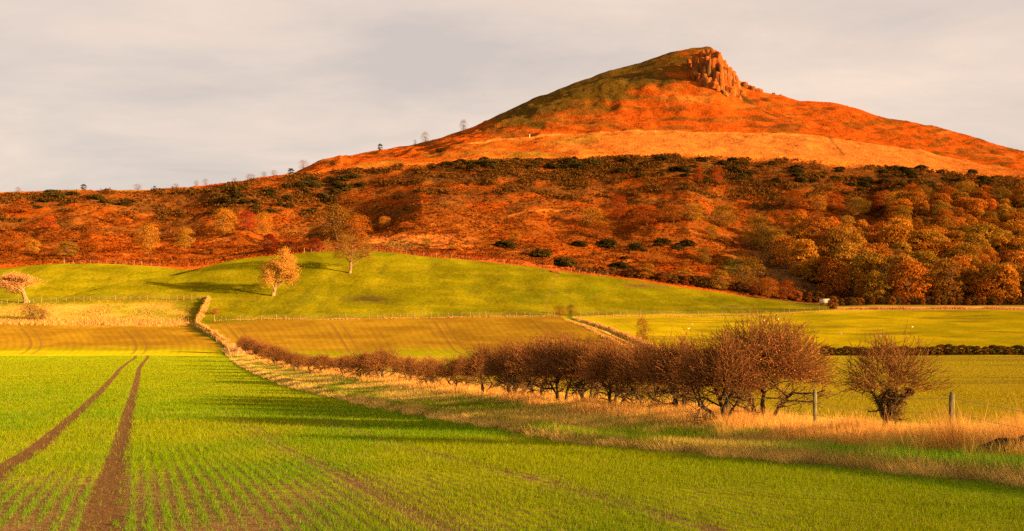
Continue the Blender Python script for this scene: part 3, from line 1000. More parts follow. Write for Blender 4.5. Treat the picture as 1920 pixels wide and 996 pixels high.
# ---- lighter trees and bushes on the bracken slopes
GOLD, ORNG, RED, OLV = (0.34, 0.14, 0.012), (0.26, 0.065, 0.006), (0.19, 0.036, 0.008), (0.19, 0.095, 0.01)
BIR = {}
for i, (kn, colr) in enumerate([('gold', GOLD), ('orange', ORNG), ('red', RED), ('olive', OLV)]):
    BIR[kn] = [woodtree(500 + i * 7 + j, 8.0, 5.2 + j, 18, 230, 0.17, colr, 0.1, 'birch_tree', 'tree', 7, 0.1, 1.35) for j in range(2)]
    BIR[kn + 'bush'] = [woodtree(560 + i * 7, 5.0, 6.0, 18, 210, 0.18, colr, 0.02, 'scrub_bush', 'bush', 6, 0.08)]
hill_trees = [  # u, foot, height px, width px, kind, label
    (421, 444, 52, 36, 'gold', 'golden birch left of the red cone-shaped tree on the bracken slope'),
    (463, 436, 40, 30, 'red', 'red-brown cone-shaped tree between two golden birches'),
    (494, 446, 46, 28, 'gold', 'slim golden birch right of the red cone-shaped tree'),
    (277, 478, 56, 36, 'gold', 'tall olive-gold birch above the left grassy mound\'s dip'),
    (347, 470, 42, 34, 'gold', 'pale gold birch midway along the left bracken slope'),
    (173, 490, 36, 36, 'orangebush', 'round orange bush just above the left grassy mound'),
    (126, 482, 30, 44, 'olivebush', 'wide dark olive bush above the left grassy mound'),
    (22, 470, 38, 42, 'orangebush', 'dark orange bush at the left edge of the bracken slope'),
    (62, 474, 26, 30, 'goldbush', 'small gold bush low on the far left slope'),
    (590, 472, 26, 26, 'redbush', 'bright red bush behind the crest left of the bare mound tree'),
    (505, 472, 34, 32, 'redbush', 'dull red bush behind the pointed orange mound tree'),
    (545, 474, 24, 34, 'redbush', 'low maroon bush between the two mound trees'),
    (449, 466, 30, 26, 'orange', 'small orange tree below the golden birches'),
    (632, 452, 66, 62, 'olive', 'broad olive-gold tree with fanned crown behind the bare mound tree'),
    (672, 452, 48, 46, 'orange', 'dull orange tree beside the fanned olive tree behind the mound'),
    (722, 428, 22, 18, 'gold', 'tiny gold tree right of the dull orange tree behind the mound'),
    (700, 436, 16, 24, 'orangebush', 'little orange bush right of the dull orange tree behind the mound'),
    (760, 430, 14, 26, 'orangebush', 'low orange bush at the foot of the shaded gully'),
    (1160, 412, 44, 26, 'orange', 'orange birch on the mid slope below the long gorse thicket'),
    (1112, 432, 42, 52, 'gold', 'broad golden tree on the mid slope above the heath bench'),
    (1122, 450, 32, 42, 'orange', 'red-orange bush below the broad golden mid-slope tree'),
    (1213, 424, 40, 40, 'orange', 'orange tree right of the mid-slope birch'),
    (1262, 420, 36, 42, 'orange', 'wide orange tree above the dark gorse row'),
    (1300, 420, 36, 46, 'gold', 'wide pale-gold tree above the dark gorse row'),
    (1358, 432, 48, 48, 'olive', 'olive tree at the upper left corner of the wood'),
    (1335, 452, 30, 26, 'gold', 'slim gold birch at the left of the wood'),
    (1420, 470, 66, 56, 'olive', 'tall olive tree with bare limbs at the wood\'s left edge'),
    (1455, 500, 72, 56, 'olive', 'dark olive tree at the wood\'s left edge beside the yellow tree'),
    (1470, 505, 62, 46, 'gold', 'yellow-gold tree at the left front of the wood'),
    (1400, 540, 60, 60, 'olive', 'drab olive tree above the green ride at the wood\'s left'),
    (1350, 545, 40, 40, 'olivebush', 'dark olive scrub above the mound hedge'),
    (1320, 500, 36, 26, 'olive', 'small dark olive tree on the heath left of the green ride'),
    (1212, 524, 30, 44, 'goldbush', 'bright yellow bush above the hedge on the mound\'s right shoulder'),
    (1282, 528, 26, 44, 'goldbush', 'second yellow bush, nearer the wood on the mound hedge'),
    (1440, 562, 40, 34, 'orange', 'coppery tree by the hedge, left of the pale shed'),
    (1472, 564, 38, 34, 'orange', 'coppery tree nearest the pale shed\'s left side'),
    (855, 470, 20, 40, 'goldbush', 'olive-gold bush on the heath above the mound\'s top fence'),
    (965, 452, 18, 28, 'goldbush', 'round gold bush under the pale terrace line'),
    (1655, 395, 36, 34, 'orange', 'orange tree at the foot of the right-hand gully'),
    (1345, 348, 34, 22, 'orange', 'slim red-orange tree amid gorse under the lip'),
    (1310, 345, 30, 18, 'orange', 'thin orange tree left of the gorse under the lip'),
    (210, 420, 24, 30, 'orangebush', 'rusty bush high on the left slope under dark gorse'),
    (90, 430, 26, 36, 'orangebush', 'rusty bush on the far left slope'),
    (40, 400, 26, 36, 'orangebush', 'brown bush high on the far left slope'),
    (800, 462, 16, 22, 'olivebush', 'small olive bush on the pale quarry bank'),
]
for q in range(14):
    hill_trees.append((1500 + q * 34 + wr.uniform(-9, 9), 402 + wr.uniform(-10, 8) - (18 if q > 5 else 0), 34, 34, ['orange', 'gold', 'orangebush', 'olive'][q % 4], None))
for (u, y, hp, wp, kn, lab) in hill_trees:
    x, d = hit(u, y, 372, 700)
    p = BIR[kn][wr.randint(len(BIR[kn]))]
    H0, W0 = (5.0, 6.0) if 'bush' in kn else (8.0, 5.2)
    s = wp * 1.05 * d / F / W0
    place(p, (x, d, gz(x, d) - 0.2), (s, s, hp * d / F / H0), wr.uniform(0, 6.28), lab or 'autumn tree along the upper edge of the wood, below the right-hand gorse',
          'autumn trees on the bracken slope' if lab else 'trees along the upper edge of the wood')


# ---- gorse: dark spiky clumps
def gorse(seed):
    V, Fs, Cc = join(lobes_crown(seed, 2.4, 5.0, 15, 95, 0.42, (0.05, 0.034, 0.007), 0.0))
    rng = random.Random(seed)
    segs, tips = [], []
    P = dict(n=[3, 3], wig=[0.15, 0.2], up=[0.05, 0.05], taper=[0.6, 0.4], kids=[5, 0], t0=[0.2], ang=[0.9], len=[0.8], rk=[0.6])
    grow(rng, segs, tips, (0, 0, -0.4), (0, 0, 1), 1.4, 0.09, 0, P)
    v, f = tubes(segs, 4, 0.02)
    return ('gorse_bush', 'gorse', [('stem', mesh_np('stem', v, f, M_BARKD)), ('foliage', mesh_np('foliage', V, Fs, M_LEAF, Cc))])


GOR = [gorse(700 + i) for i in range(4)]
zones = [((55, 145), (362, 390), 13, 'far left slope under the skyline'), ((175, 245), (372, 392), 8, 'left slope below the small skyline tree'),
         ((405, 560), (352, 405), 24, 'steep slope above the golden birches'), ((560, 680), (332, 362), 20, 'slope under the start of the hill\'s lip'),
         ((560, 640), (362, 405), 12, 'hollow above the fanned olive tree'), ((830, 1130), (300, 318), 50, 'long thicket under the lip at mid hill'),
         ((1140, 1290), (298, 332), 13, 'patch under the lip below the rocky summit'), ((1300, 1460), (300, 345), 20, 'patch right of the summit under the lip'),
         ((1490, 1580), (316, 342), 12, 'small thicket left of the right-hand gully'), ((1570, 1648), (338, 360), 10, 'low patch just left of the right-hand gully'),
         ((1655, 1935), (322, 362), 62, 'long thicket right of the gully above the wood'), ((1190, 1310), (450, 472), 7, 'row on the heath left of the wood')]
for (ua, ub_), (ya, yb), n, where in zones:
    for k in range(n if n > 45 else int(n * 1.25)):
        u = wr.uniform(ua, ub_)
        y = wr.uniform(ya, yb)
        if 'long thicket right' in where:
            y = y + (u - 1790) * 0.09
        x, d = hit(u, y, 400, 730)
        s = wr.uniform(0.6, 1.35)
        place(GOR[wr.randint(4)], (x, d, gz(x, d) - 0.7), (s * wr.uniform(0.9, 1.5), s * 1.1, s * wr.uniform(0.65, 1.0)), wr.uniform(0, 6.28),
              'dark green gorse bush, %s' % where, 'gorse, %s' % where)
for (u, y, wp, lab) in [(948, 466, 40, 'flat dark gorse bush alone on the open heath bench'), (1087, 462, 30, 'dark gorse bush on the heath below the broad golden mid-slope tree'),
                        (1138, 466, 44, 'large dark gorse bush at the left end of the heath row'), (1170, 486, 18, 'small dark gorse bush low on the heath'),
                        (1015, 482, 40, 'spreading dark gorse bush above the mound\'s stone'), (1160, 506, 40, 'dark gorse above the mound\'s right-hand hedge'),
                        (1060, 500, 46, 'dark gorse behind the fence end on the mound'), (827, 285, 20, 'dark gorse patch on the left skyline shoulder')]:
    x, d = hit(u, y, 372, 900)
    s = wp * d / F / 4.6
    place(GOR[wr.randint(4)], (x, d, gz(x, d) - 0.45), (s * 1.05, s * 1.0, s * 0.72), wr.uniform(0, 6.28), lab, 'single gorse bushes')

# ---- little trees on the skyline
BSH = [woodtree(960 + i, 2.2, 2.6, 14, 170, 0.075, c, 0.0, 'scrub_bush', 'bush', 8, 0.05, 1.6) for i, c in enumerate([(0.15, 0.07, 0.016), (0.12, 0.065, 0.014), (0.2, 0.075, 0.014)])]
FIR = woodtree(640, 6.0, 3.6, 12, 90, 0.3, (0.03, 0.035, 0.012), 0.05, 'fir_tree', 'tree', 4, 0.1)
BARE = [woodtree(650 + i, 7.0, 6.0, 20, 150, 0.13, (0.17, 0.085, 0.035), 0.0, 'bare_tree', 'tree', 8, 0.12, 1.5) for i in range(2)]
for (u, hp, wp, kn, lab) in [(713, 12, 12, 'f', 'small dark fir on the skyline at the left shoulder'), (797, 17, 18, 'b', 'round bare tree on the skyline between fir and thin tree'),
                             (869, 18, 17, 'b', 'thin bare tree highest on the left skyline'), (778, 7, 8, 'b', 'tiny bush left of the round skyline tree'), (569, 14, 22, 'b', 'wide reddish bare tree where the lip meets the skyline'),
                             (545, 10, 16, 'f', 'dark bush left of the wide skyline tree'), (514, 9, 14, 'b', 'small skyline bush above the steep gorse slope'),
                             (495, 8, 12, 'b', 'skyline bush beside the small bush above the gorse'), (470, 9, 22, 'b', 'low wide skyline bush above the red cone-shaped tree'),
                             (440, 6, 12, 'b', 'tiny skyline bush above the golden birches'), (385, 10, 12, 'b', 'upright twig tree on the left skyline above the dip'), (368, 8, 10, 'b', 'twig bush beside the upright skyline twig tree'),
                             (330, 6, 14, 'b', 'low skyline bush above the pale gold birch'), (290, 5, 7, 'f', 'tiny dark skyline bush'), (258, 10, 18, 'b', 'feathery bare bush on the left skyline'),
                             (157, 10, 14, 'f', 'dark round bush alone on the left skyline'), (34, 7, 12, 'b', 'bare bush at the far left skyline')]:
    d = np.arange(600, 960, 3.0)
    yy = HY - (terrain((u - 960) / F * d, d) - EYE) * F / d
    i = int(np.argmin(yy))
    x, d = (u - 960) / F * d[i], d[i]
    p = FIR if kn == 'f' else BARE[int(u) % 2]
    W0, H0 = (3.6, 6.0) if kn == 'f' else (6.0, 7.0)
    s = wp * d / F / W0
    place(p, (x, d, gz(x, d) - 0.2 * hp * d / F), (s * 0.9, s * 0.9, (hp * 1.1 + 2) * d / F / H0), u * 0.7, lab, 'trees and bushes on the skyline')


# ---- the three field trees, with real limbs
def fieldtree(seed, H, spread, r, colr, leaves, lsize, lean=(0, 0), kids=(7, 8, 8, 6, 0), t0=0.3, up=0.04, ang=0.8, name='ash_tree'):
    rng = random.Random(seed)
    nr = RS(seed)
    segs, tips = [], []
    P = dict(n=[5, 5, 4, 3, 3], wig=[0.07, 0.14, 0.17, 0.2, 0.2], up=[0.06, up, up, 0.04, 0.04], taper=[0.45, 0.4, 0.4, 0.4, 0.4], kids=list(kids), t0=[t0, 0.22, 0.2, 0.15],
             ang=[ang, 0.7, 0.7, 0.75], len=[spread, 0.6, 0.55, 0.5], rk=[0.5, 0.5, 0.5, 0.55], lean=lean)
    grow(rng, segs, tips, (0, 0, -0.4), (0, 0, 1), H * 0.62, r, 0, P)
    segs.append(((0, 0, -0.4), (0, 0, 0.7), r * 1.7, r * 0.98, 0))
    low = [s for s in segs if s[4] <= 1]
    hi = [s for s in segs if s[4] > 1]
    v, f = tubes(low, 6, 0.03)
    trunk = mesh_np('trunk', v, f, M_BARKL, smooth=True)
    v2, f2 = tubes(hi, 3, 0.016)
    T = np.array([t[0] for t in tips])
    k = nr.randint(0, len(T), leaves)
    C = T[k] + nr.normal(0, 0.25, (leaves, 3))
    C = C[C[:, 2] > H * 0.12]
    vq, fq = quads(C, nr.normal(0, 1, C.shape), nr.uniform(0.6, 1.4, len(C)) * lsize, nr)
    V, Fs, Cc = join([(v2, f2, np.array(colr) * 0.75), (vq, fq, np.repeat(jit(nr, colr, len(C), 0.4), 4, 0))])
    return (name, 'tree', [('trunk', trunk), ('crown', mesh_np('crown', V, Fs, M_LEAF, Cc))])


M_BARKL = mat_plain('sunlit_bark', (0.26, 0.16, 0.07), 0.95, 6, 0.35, 0.5, (1, 1, 0.3))


def put_tree(p, u, y, hp, wp, lab, rz=0.0, dmin=200):
    me = p[2][1][1]
    co = np.empty(len(me.vertices) * 3, np.float32)
    me.vertices.foreach_get('co', co)
    co = co.reshape(-1, 3)
    x, d = hit(u, y, dmin, 420)
    wx = np.percentile(co[:, 0], 98) - np.percentile(co[:, 0], 2)
    s = wp * d / F / wx
    place(p, (x, d, gz(x, d) - 0.05), (s, s, hp * d / F / np.percentile(co[:, 2], 99.7)), rz, lab)


put_tree(fieldtree(811, 11, 0.50, 0.26, (0.5, 0.23, 0.035), 9500, 0.10, t0=0.2, kids=(13, 9, 9, 5, 0)), 512, 555, 88, 66, 'pointed tree with orange leaves standing on the mound\'s left flank')
put_tree(fieldtree(812, 12, 0.68, 0.30, (0.34, 0.15, 0.026), 4800, 0.095, t0=0.3, ang=0.9, up=0.02, kids=(9, 9, 9, 5, 0)), 656, 513, 74, 84, 'bare spreading tree with forked limbs near the mound\'s top')
put_tree(fieldtree(813, 9, 0.62, 0.32, (0.62, 0.33, 0.1), 9000, 0.11, lean=(-0.9, 0.1), t0=0.4, kids=(8, 8, 8, 5, 0)), 50, 568, 56, 64, 'wind-swept pale orange tree leaning left by the left fence')
HS = [woodtree(900 + i, 2.2, 2.6, 18, 300, 0.11, c, 0.0, 'hedge_shrub', 'shrub', 6, 0.05) for i, c in enumerate([(0.10, 0.05, 0.012), (0.125, 0.052, 0.011), (0.08, 0.05, 0.012), (0.2, 0.066, 0.01)])]
for (u, y, hp, wp, k, lab, dm) in [(58, 603, 28, 38, 1, 'larger brown bush in the straw strip at the left', 200), (80, 602, 20, 26, 1, 'smaller brown bush right of the larger one in the straw strip', 200),
                                   (1049, 594, 18, 20, 2, 'dark bush at the upper end of the ditch', 200), (1070, 593, 20, 18, 3, 'reddish bush beside the dark one at the ditch top', 200),
                                   (1205, 642, 42, 26, 2, 'upright bush standing alone beside the ditch', 195), (403, 590, 10, 22, 2, 'low dark bush at the foot of the pale bank', 240)]:
    x, d = hit(u, y, dm, 400)
    place(BSH[k % 3], (x, d, gz(x, d) - 0.05), (wp * 1.05 * d / F / 2.6, wp * d / F / 2.6, hp * d / F / 2.2), u, lab)
# clipped hedge across the right-hand fields
uu = list(np.arange(1548, 1832, 13.5)) + [1848, 1862, 1877, 1890, 1908, 1921, 1935]
for i, u in enumerate(uu):
    d = 193.0
    x = (u - 960) / F * d
    s = wr.uniform(0.8, 1.2) * (1.15 if u > 1760 else 1.0)
    lab = 'dark shrub of the long clipped hedge across the right-hand fields' if u < 1840 else 'dark shrub of the short hedge past the gap, at the right edge'
    place(HS[i % 3], (x, d, gz(x, d) - 0.05), (wr.uniform(0.65, 0.95), s * 0.6, 0.62 * s), wr.uniform(0, 6.28), lab, 'shrubs of the long clipped hedge' if u < 1840 else 'shrubs of the short hedge past the gap')
# hedge down the right shoulder of the mound and along the wood
for i, u in enumerate(np.arange(1085, 1545, 10.5)):
    x = (u - 960) / F * 380
    d = 380 + wr.uniform(-2, 2)
    s = wr.uniform(0.9, 1.3) * np.interp(u, [1085, 1250, 1540], [0.8, 1.2, 1.5])
    place(HS[[0, 1, 0, 3][i % 4]], (x, d, gz(x, d) - 0.1), (s * 0.9, s * 0.8, s), wr.uniform(0, 6.28), 'brown shrub of the hedge down the mound\'s right shoulder', 'shrubs of the hedge on the mound\'s right shoulder')
for i, u in enumerate(np.arange(1578, 1990, 9.5)):
    d = 364 + wr.uniform(-1, 1)
    x = (u - 960) / F * d
    s = wr.uniform(0.9, 1.2)
    place(HS[[1, 3, 0][i % 3]], (x, d, gz(x, d) - 0.1), (s * 0.8, s * 0.7, s), wr.uniform(0, 6.28), 'low brown shrub of the hedge along the foot of the wood', 'shrubs of the hedge along the wood')
x, d = hit(1560, 580, 330, 380)
place(HS[3], (x, d - 1, gz(x, d - 1) - 0.05), (1.15, 1.1, 1.6), 0.4, 'upright red-brown shrub against the right end of the pale shed')

# ------------------------------------------------------------------ fences
def post_mesh(w_=0.1, h=1.25, seed=1, name='post', mat=M_POST):
    rng = RS(seed)
    zs = [-0.35, 0.0, h * 0.33, h * 0.66, h * 0.96, h]
    V, Fc = [], []
    for k, zz_ in enumerate(zs):
        s = w_ * 0.5 * (1.0 if k < 5 else 0.72) * (1 + rng.uniform(-0.08, 0.08))
        ox, oy = rng.normal(0, w_ * 0.05, 2)
        for a in range(8):
            th = a * math.pi / 4 + 0.39
            r_ = s * (1.13 if a % 2 else 1.05) * (1 + rng.uniform(-0.06, 0.06))
            V.append((ox + math.cos(th) * r_, oy + math.sin(th) * r_, zz_ + (0.03 * math.cos(th) if k >= 4 else 0)))
    for k in range(len(zs) - 1):
        for a in range(8):
            b = (a + 1) % 8
            Fc.append((k * 8 + a, k * 8 + b, k * 8 + 8 + b, k * 8 + 8 + a))
    n = len(V)
    V.append((0, 0, h + 0.01))
    tri = [((len(zs) - 1) * 8 + a, (len(zs) - 1) * 8 + (a + 1) % 8, n) for a in range(8)]
    return mesh_np(name, np.array(V), [np.array(Fc), np.array(tri)], mat)


PM = [post_mesh(0.13, 1.15, 3), post_mesh(0.10, 1.0, 4), post_mesh(0.2, 1.4, 5)]


def fence(pts, step, label, wires=(0.5, 0.85, 1.1), wr_=0.006, hs=1.0, seed=0, big=9):
    """posts and wires along a line of ground points"""
    rng = RS(seed)
    P = np.array(pts, float)
    L = np.concatenate([[0], np.cumsum(np.hypot(*np.diff(P, axis=0).T))])
    n = min(int(L[-1] / step), 98)
    t = np.linspace(0, L[-1], n + 1)
    xs = np.interp(t, L, P[:, 0])
    ys = np.interp(t, L, P[:, 1])
    xs = xs + rng.normal(0, 0.22, len(xs))
    zs = terrain(xs, ys)
    e = empty('wire_fence', (xs[0], ys[0], zs[0]))
    o0 = np.array([xs[0], ys[0], zs[0]])
    tops = []
    for i in range(n + 1):
        m = PM[2] if i % big == 0 else PM[rng.randint(2)]
        o = link('post', m, e)
        o.location = (xs[i] - o0[0], ys[i] - o0[1], zs[i] - o0[2])
        o.scale = (1, 1, hs * rng.uniform(0.86, 1.1))
        o.rotation_euler = (rng.normal(0, 0.035), rng.normal(0, 0.035), rng.uniform(0, 6))
    segs = []
    for h in wires:
        for i in range(n):
            segs.append(((xs[i] - o0[0], ys[i] - o0[1], zs[i] - o0[2] + h * hs), (xs[i + 1] - o0[0], ys[i + 1] - o0[1], zs[i + 1] - o0[2] + h * hs), wr_, wr_, 0))
    v, f = tubes(segs, 4)
    link('wire', mesh_np('wire', v, f, M_WIRE), e)
    return tag(e, label, 'fence')


def line_hits(pix, dmin, dmax):
    return [hit(u, y, dmin, dmax) for u, y in pix]


fence(line_hits([(-60, 571), (0, 570), (60, 569), (120, 567), (200, 564), (300, 562), (388, 560)], 290, 345), 2.0, 'post and wire fence along the top of the straw-coloured strip at the left', seed=1)
fence(line_hits([(402, 603), (500, 601), (600, 600), (700, 598), (800, 596), (900, 595), (1000, 594), (1040, 594)], 262, 320), 1.75, 'long post and wire fence between the brown field and the mound', seed=2)
fence(line_hits([(1085, 593), (1200, 592), (1300, 592), (1400, 590), (1480, 587), (1550, 583)], 275, 352), 2.1, 'post and wire fence between the right-hand field and the mound', seed=3)
tops = []
for u in list(np.arange(120, 330, 30)):
    tops.append(((u - 960) / F * 371, 371))
fence(tops, 2.6, 'short fence along the skyline of the left grassy mound', seed=4)
tops = [((u - 960) / F * 372, 372) for u in np.arange(570, 1150, 30)]
fence(tops, 2.2, 'post and wire fence over the top of the large grassy mound', seed=5)

# near fence by the hedge: separate mossy posts joined by wires
NP = [post_mesh(0.085, 0.95, 11, mat=M_POSTG), post_mesh(0.09, 0.92, 12, mat=M_POSTG), post_mesh(0.085, 0.95, 13, mat=M_POSTG)]
pp = [hit(1787, 838, 14, 60), hit(1528, 802, 14, 60)]
dx, dy = pp[1][0] - pp[0][0], pp[1][1] - pp[0][1]
line = [(pp[0][0] - dx * k, pp[0][1] - dy * k) for k in (2, 1)] + pp
x0, y0 = pp[1]
for k in range(1, 18):
    dd = y0 + k * 5.2
    line.append((float(hedge_x(dd)) + 0.7, dd))
e = empty('wire_fence', (line[2][0], line[2][1], gz(*line[2])))
o0 = np.array(e.location)
pts = []
for i, (x, y) in enumerate(line):
    z = gz(x, y)
    o = link('post', NP[i % 3], e)
    o.location = (x - o0[0], y - o0[1], z - o0[2])
    o.rotation_euler = (0.02 * math.sin(i * 2.1), 0.03 * math.cos(i * 1.3), 0.3 + 0.2 * i)
    o.scale = (1, 1, 1 + 0.06 * math.sin(i * 1.7))
    pts.append((x - o0[0], y - o0[1], z - o0[2]))
segs = []
for h in (0.3, 0.58, 0.84):
    for a, b in zip(pts[:-1], pts[1:]):
        pr = None
        for k in range(7):
            t = k / 6
            q = tuple(a[j] + (b[j] - a[j]) * t for j in range(2)) + (a[2] + (b[2] - a[2]) * t + h - 0.05 * math.sin(math.pi * t),)
            if pr:
                segs.append((pr, q, 0.003, 0.003, 0))
            pr = q
v, f = tubes(segs, 4)
link('wire', mesh_np('wire', v, f, M_WIRE), e)
tag(e, 'mossy wooden posts and thin wires running beside the hawthorn hedge', 'fence')
#STAGE3
# ------------------------------------------------------------------ the crag on the summit, boulders
def mat_rock():
    m, h = new_mat('sandstone')
    geo = h.n('ShaderNodeNewGeometry')
    pos = geo.outputs['Position']
    mp = h.n('ShaderNodeMapping', ins={'Vector': pos, 'Scale': (1, 1, 0.35)}).outputs[0]
    a = h.noise(mp, 0.55, 6, 0.65)
    b = h.noise(pos, 0.12, 4, 0.6)
    c = h.mix(h.ramp(a, 0.32, 0.68), (0.11, 0.032, 0.008), (0.38, 0.11, 0.02))
    c = h.mix(h.math('MULTIPLY', h.ramp(b, 0.52, 0.62), 0.7), c, (0.13, 0.085, 0.022))
    return finish(m, h, c, 0.95, bump=a, bstr=0.9, bdist=0.8)


M_ROCK = mat_rock()


def rock_block(rng, n=7):
    """angular block, unit size, base at z=0"""
    th = np.sort(rng.uniform(0, 2 * math.pi, n)) * 0.35 + np.arange(n) * 2 * math.pi / n * 0.65
    r0 = rng.uniform(0.8, 1.1, n)
    lev = [(0, 1.06), (rng.uniform(0.3, 0.5), 1.0), (rng.uniform(0.65, 0.85), 0.95), (1.0, rng.uniform(0.6, 0.82))]
    V, Fc = [], []
    for z, s in lev:
        o = rng.normal(0, 0.05, 2)
        for a in range(n):
            r = r0[a] * s * rng.uniform(0.93, 1.07)
            V.append((o[0] + math.cos(th[a]) * r, o[1] + math.sin(th[a]) * r, z + rng.normal(0, 0.03)))
    for k in range(3):
        for a in range(n):
            b = (a + 1) % n
            Fc.append((k * n + a, k * n + b, k * n + n + b, k * n + n + a))
    V.append((0, 0, 1.0 + rng.uniform(0.0, 0.06)))
    tri = np.array([(3 * n + a, 3 * n + (a + 1) % n, len(V) - 1) for a in range(n)])
    return np.array(V), np.array(Fc), tri


def build_crag():
    rng = RS(42)
    Vs, Q, T = [], [], []
    o = 0
    iu = lambda u: int((u - UG[0]) / 2)
    # columns of the cliff: outline of the top and of the foot against u
    topc = lambda u: np.interp(u, [1268, 1285, 1300, 1325, 1338, 1346, 1354, 1362, 1372, 1382, 1390], [124, 112, 103, 95, 92, 97, 110, 122, 132, 150, 172])
    foot = lambda u: np.interp(u, [1268, 1300, 1340, 1365, 1390], [136, 150, 168, 178, 184])
    for tier in range(9):
        for u in np.arange(1290, 1391, 5.0):
            u2 = u + rng.uniform(-2, 2)
            yt, yf = topc(u2), foot(u2)
            df = hit(u2, yf + 1, 700, 960)[1]
            if tier < 6:
                f1 = (tier + 0.5) / 6          # 0 foot .. 1 top
                ytop = yf + (yt - yf) * f1 ** 0.8 + rng.uniform(-9, 8) * (0.4 if tier == 5 else 1)
                d = df + 3 + 16 * f1 + rng.uniform(-3.5, 3.5)
            else:
                ytop = yt + rng.uniform(0, 2) + (tier - 6) * 0.8
                d = df + 20 + (948 - df - 20) * (tier - 5) / 3.0
            if u2 < 1318 and (tier > 5 or rng.uniform() < 0.55):
                if True:
                    continue
            x = (u2 - 960) / F * d
            zt = EYE + (HY - ytop) * d / F
            zb = min(gz(x, d) - 3, zt - 4)
            rad = rng.uniform(1.1, 3.6)
            v, q, t = rock_block(rng, rng.randint(5, 8))
            zb = max(zb, zt - rng.uniform(9, 22))
            v[:, 0] += v[:, 2] * rng.normal(0, 0.22)
            v += rng.normal(0, 0.03, v.shape)
            v = v * np.array([rad, rad * 1.6, zt - zb]) + np.array([x, d, zb])
            Vs.append(v)
            Q.append(q + o)
            T.append(t + o)
            o += len(v)
    V = np.concatenate(Vs)
    e0 = V.mean(0)
    ob = link('rocky_crag', mesh_np('rocky_crag', V - e0, [np.concatenate(Q), np.concatenate(T)], M_ROCK))
    ob.location = e0
    tag(ob, 'orange sandstone crag with upright cracks on the summit\'s right side', 'crag')


build_crag()
br = RS(77)
bl = ['largest square dark boulder at the foot of the crag', 'boulder just right of the crag\'s foot', 'tilted boulder third from the crag down the skyline', 'flat boulder midway along the rubble below the crag',
      'round boulder near the lower end of the crag\'s rubble', 'lowest dark boulder of the crag\'s rubble on the skyline', 'small stone on the bump right of the crag\'s rubble', 'tiny stone on the skyline right of the rubble',
      'dark block low in the crag\'s rubble slope']
for k, (u, y, wpx, hpx) in enumerate([(1395, 179, 10, 12), (1404, 184, 9, 9), (1411, 187, 10, 9), (1420, 192, 10, 7), (1427, 190, 6, 6), (1424, 187, 8, 7), (1450, 192, 5, 4), (1464, 194, 4, 4), (1386, 190, 8, 7)]):
    d = 930 - 3 * k
    x = (u - 960) / F * d
    v, q, t = rock_block(br, 7)
    v = v * np.array([wpx * 0.75 * d / F, wpx * 0.6 * d / F, hpx * 0.75 * d / F + 1.0])
    o = link('boulder', mesh_np('boulder', v, [q, t], M_ROCK))
    dd_ = np.arange(820, 965, 2.0)
    yy_ = HY - (terrain((u - 960) / F * dd_, dd_) - EYE) * F / dd_
    d = float(dd_[int(np.argmin(yy_))]) - 2
    x = (u - 960) / F * d
    zz_ = gz(x, d) - 1.0
    o.location = (x, d, zz_)
    o.rotation_euler = (0.1 * math.sin(k), 0.12 * math.cos(k * 2), k)
    tag(o, bl[k], 'boulder', 'boulders below the crag')
v, q, t = rock_block(RS(5), 8)
x, d = hit(1040, 512, 340, 380)
o = link('boulder', mesh_np('boulder', v * np.array([1.9, 0.9, 0.75]), [q, t], M_ROCK))
o.location = (x, d, gz(x, d) - 0.12)
tag(o, 'long pale orange stone lying by the fence on the mound\'s right side', 'boulder')

# marker post on the upper terrace, walker on the top
x, d = hit(993, 259, 600, 900)
o = link('marker_post', post_mesh(0.45, 2.2, 8, 'marker_post', mat_plain('pale_paint', (0.62, 0.5, 0.36), 0.7, 8, 0.2, 0.1)))
o.location = (x, d, gz(x, d))
tag(o, 'pale marker post standing on the left of the upper terrace', 'post')


def person(loc, rz):
    V = [(0, 0, .95), (0, 0, 1.15), (0, 0, 1.38), (0, 0, 1.5), (0, .01, 1.6), (0, .02, 1.72), (.19, 0, 1.4), (.25, .02, 1.12), (.25, .08, .87), (-.19, 0, 1.4), (-.26, .02, 1.12), (-.24, .1, .88),
         (.1, 0, .88), (.11, .03, .48), (.11, 0, .08), (.11, .15, .03), (-.1, 0, .88), (-.12, -.02, .48), (-.13, -.05, .08), (-.13, .1, .03)]
    E = [(0, 1), (1, 2), (2, 3), (3, 4), (4, 5), (2, 6), (6, 7), (7, 8), (2, 9), (9, 10), (10, 11), (0, 12), (12, 13), (13, 14), (14, 15), (0, 16), (16, 17), (17, 18), (18, 19)]
    R = [.15, .15, .17, .07, .1, .09, .075, .055, .04, .075, .055, .04, .1, .07, .05, .045, .1, .07, .05, .045]
    me = bpy.data.meshes.new('person')
    me.from_pydata(V, E, [])
    me.materials.append(mat_plain('dark_jacket', (0.05, 0.035, 0.03), 0.9, 6, 0.3, 0.1))
    o = link('person', me)
    md = o.modifiers.new('skin', 'SKIN')
    for i, v in enumerate(me.skin_vertices[0].data if me.skin_vertices else []):
        v.radius = (R[i], R[i])
    sb = o.modifiers.new('smooth', 'SUBSURF')
    sb.levels = sb.render_levels = 1
    o.location = loc
    o.rotation_euler = (0, 0, rz)
    return o


d = 949.0
x = (1322 - 960) / F * d
po = person((x, d, gz(x, d) + 0.02), 2.6)
if not po.data.skin_vertices:
    bpy.data.objects.remove(po)
    # skin layer is created by the modifier operator only; build it by hand
    me = None
else:
    tag(po, 'tiny walker in dark clothes standing on the very top of the hill', 'person')


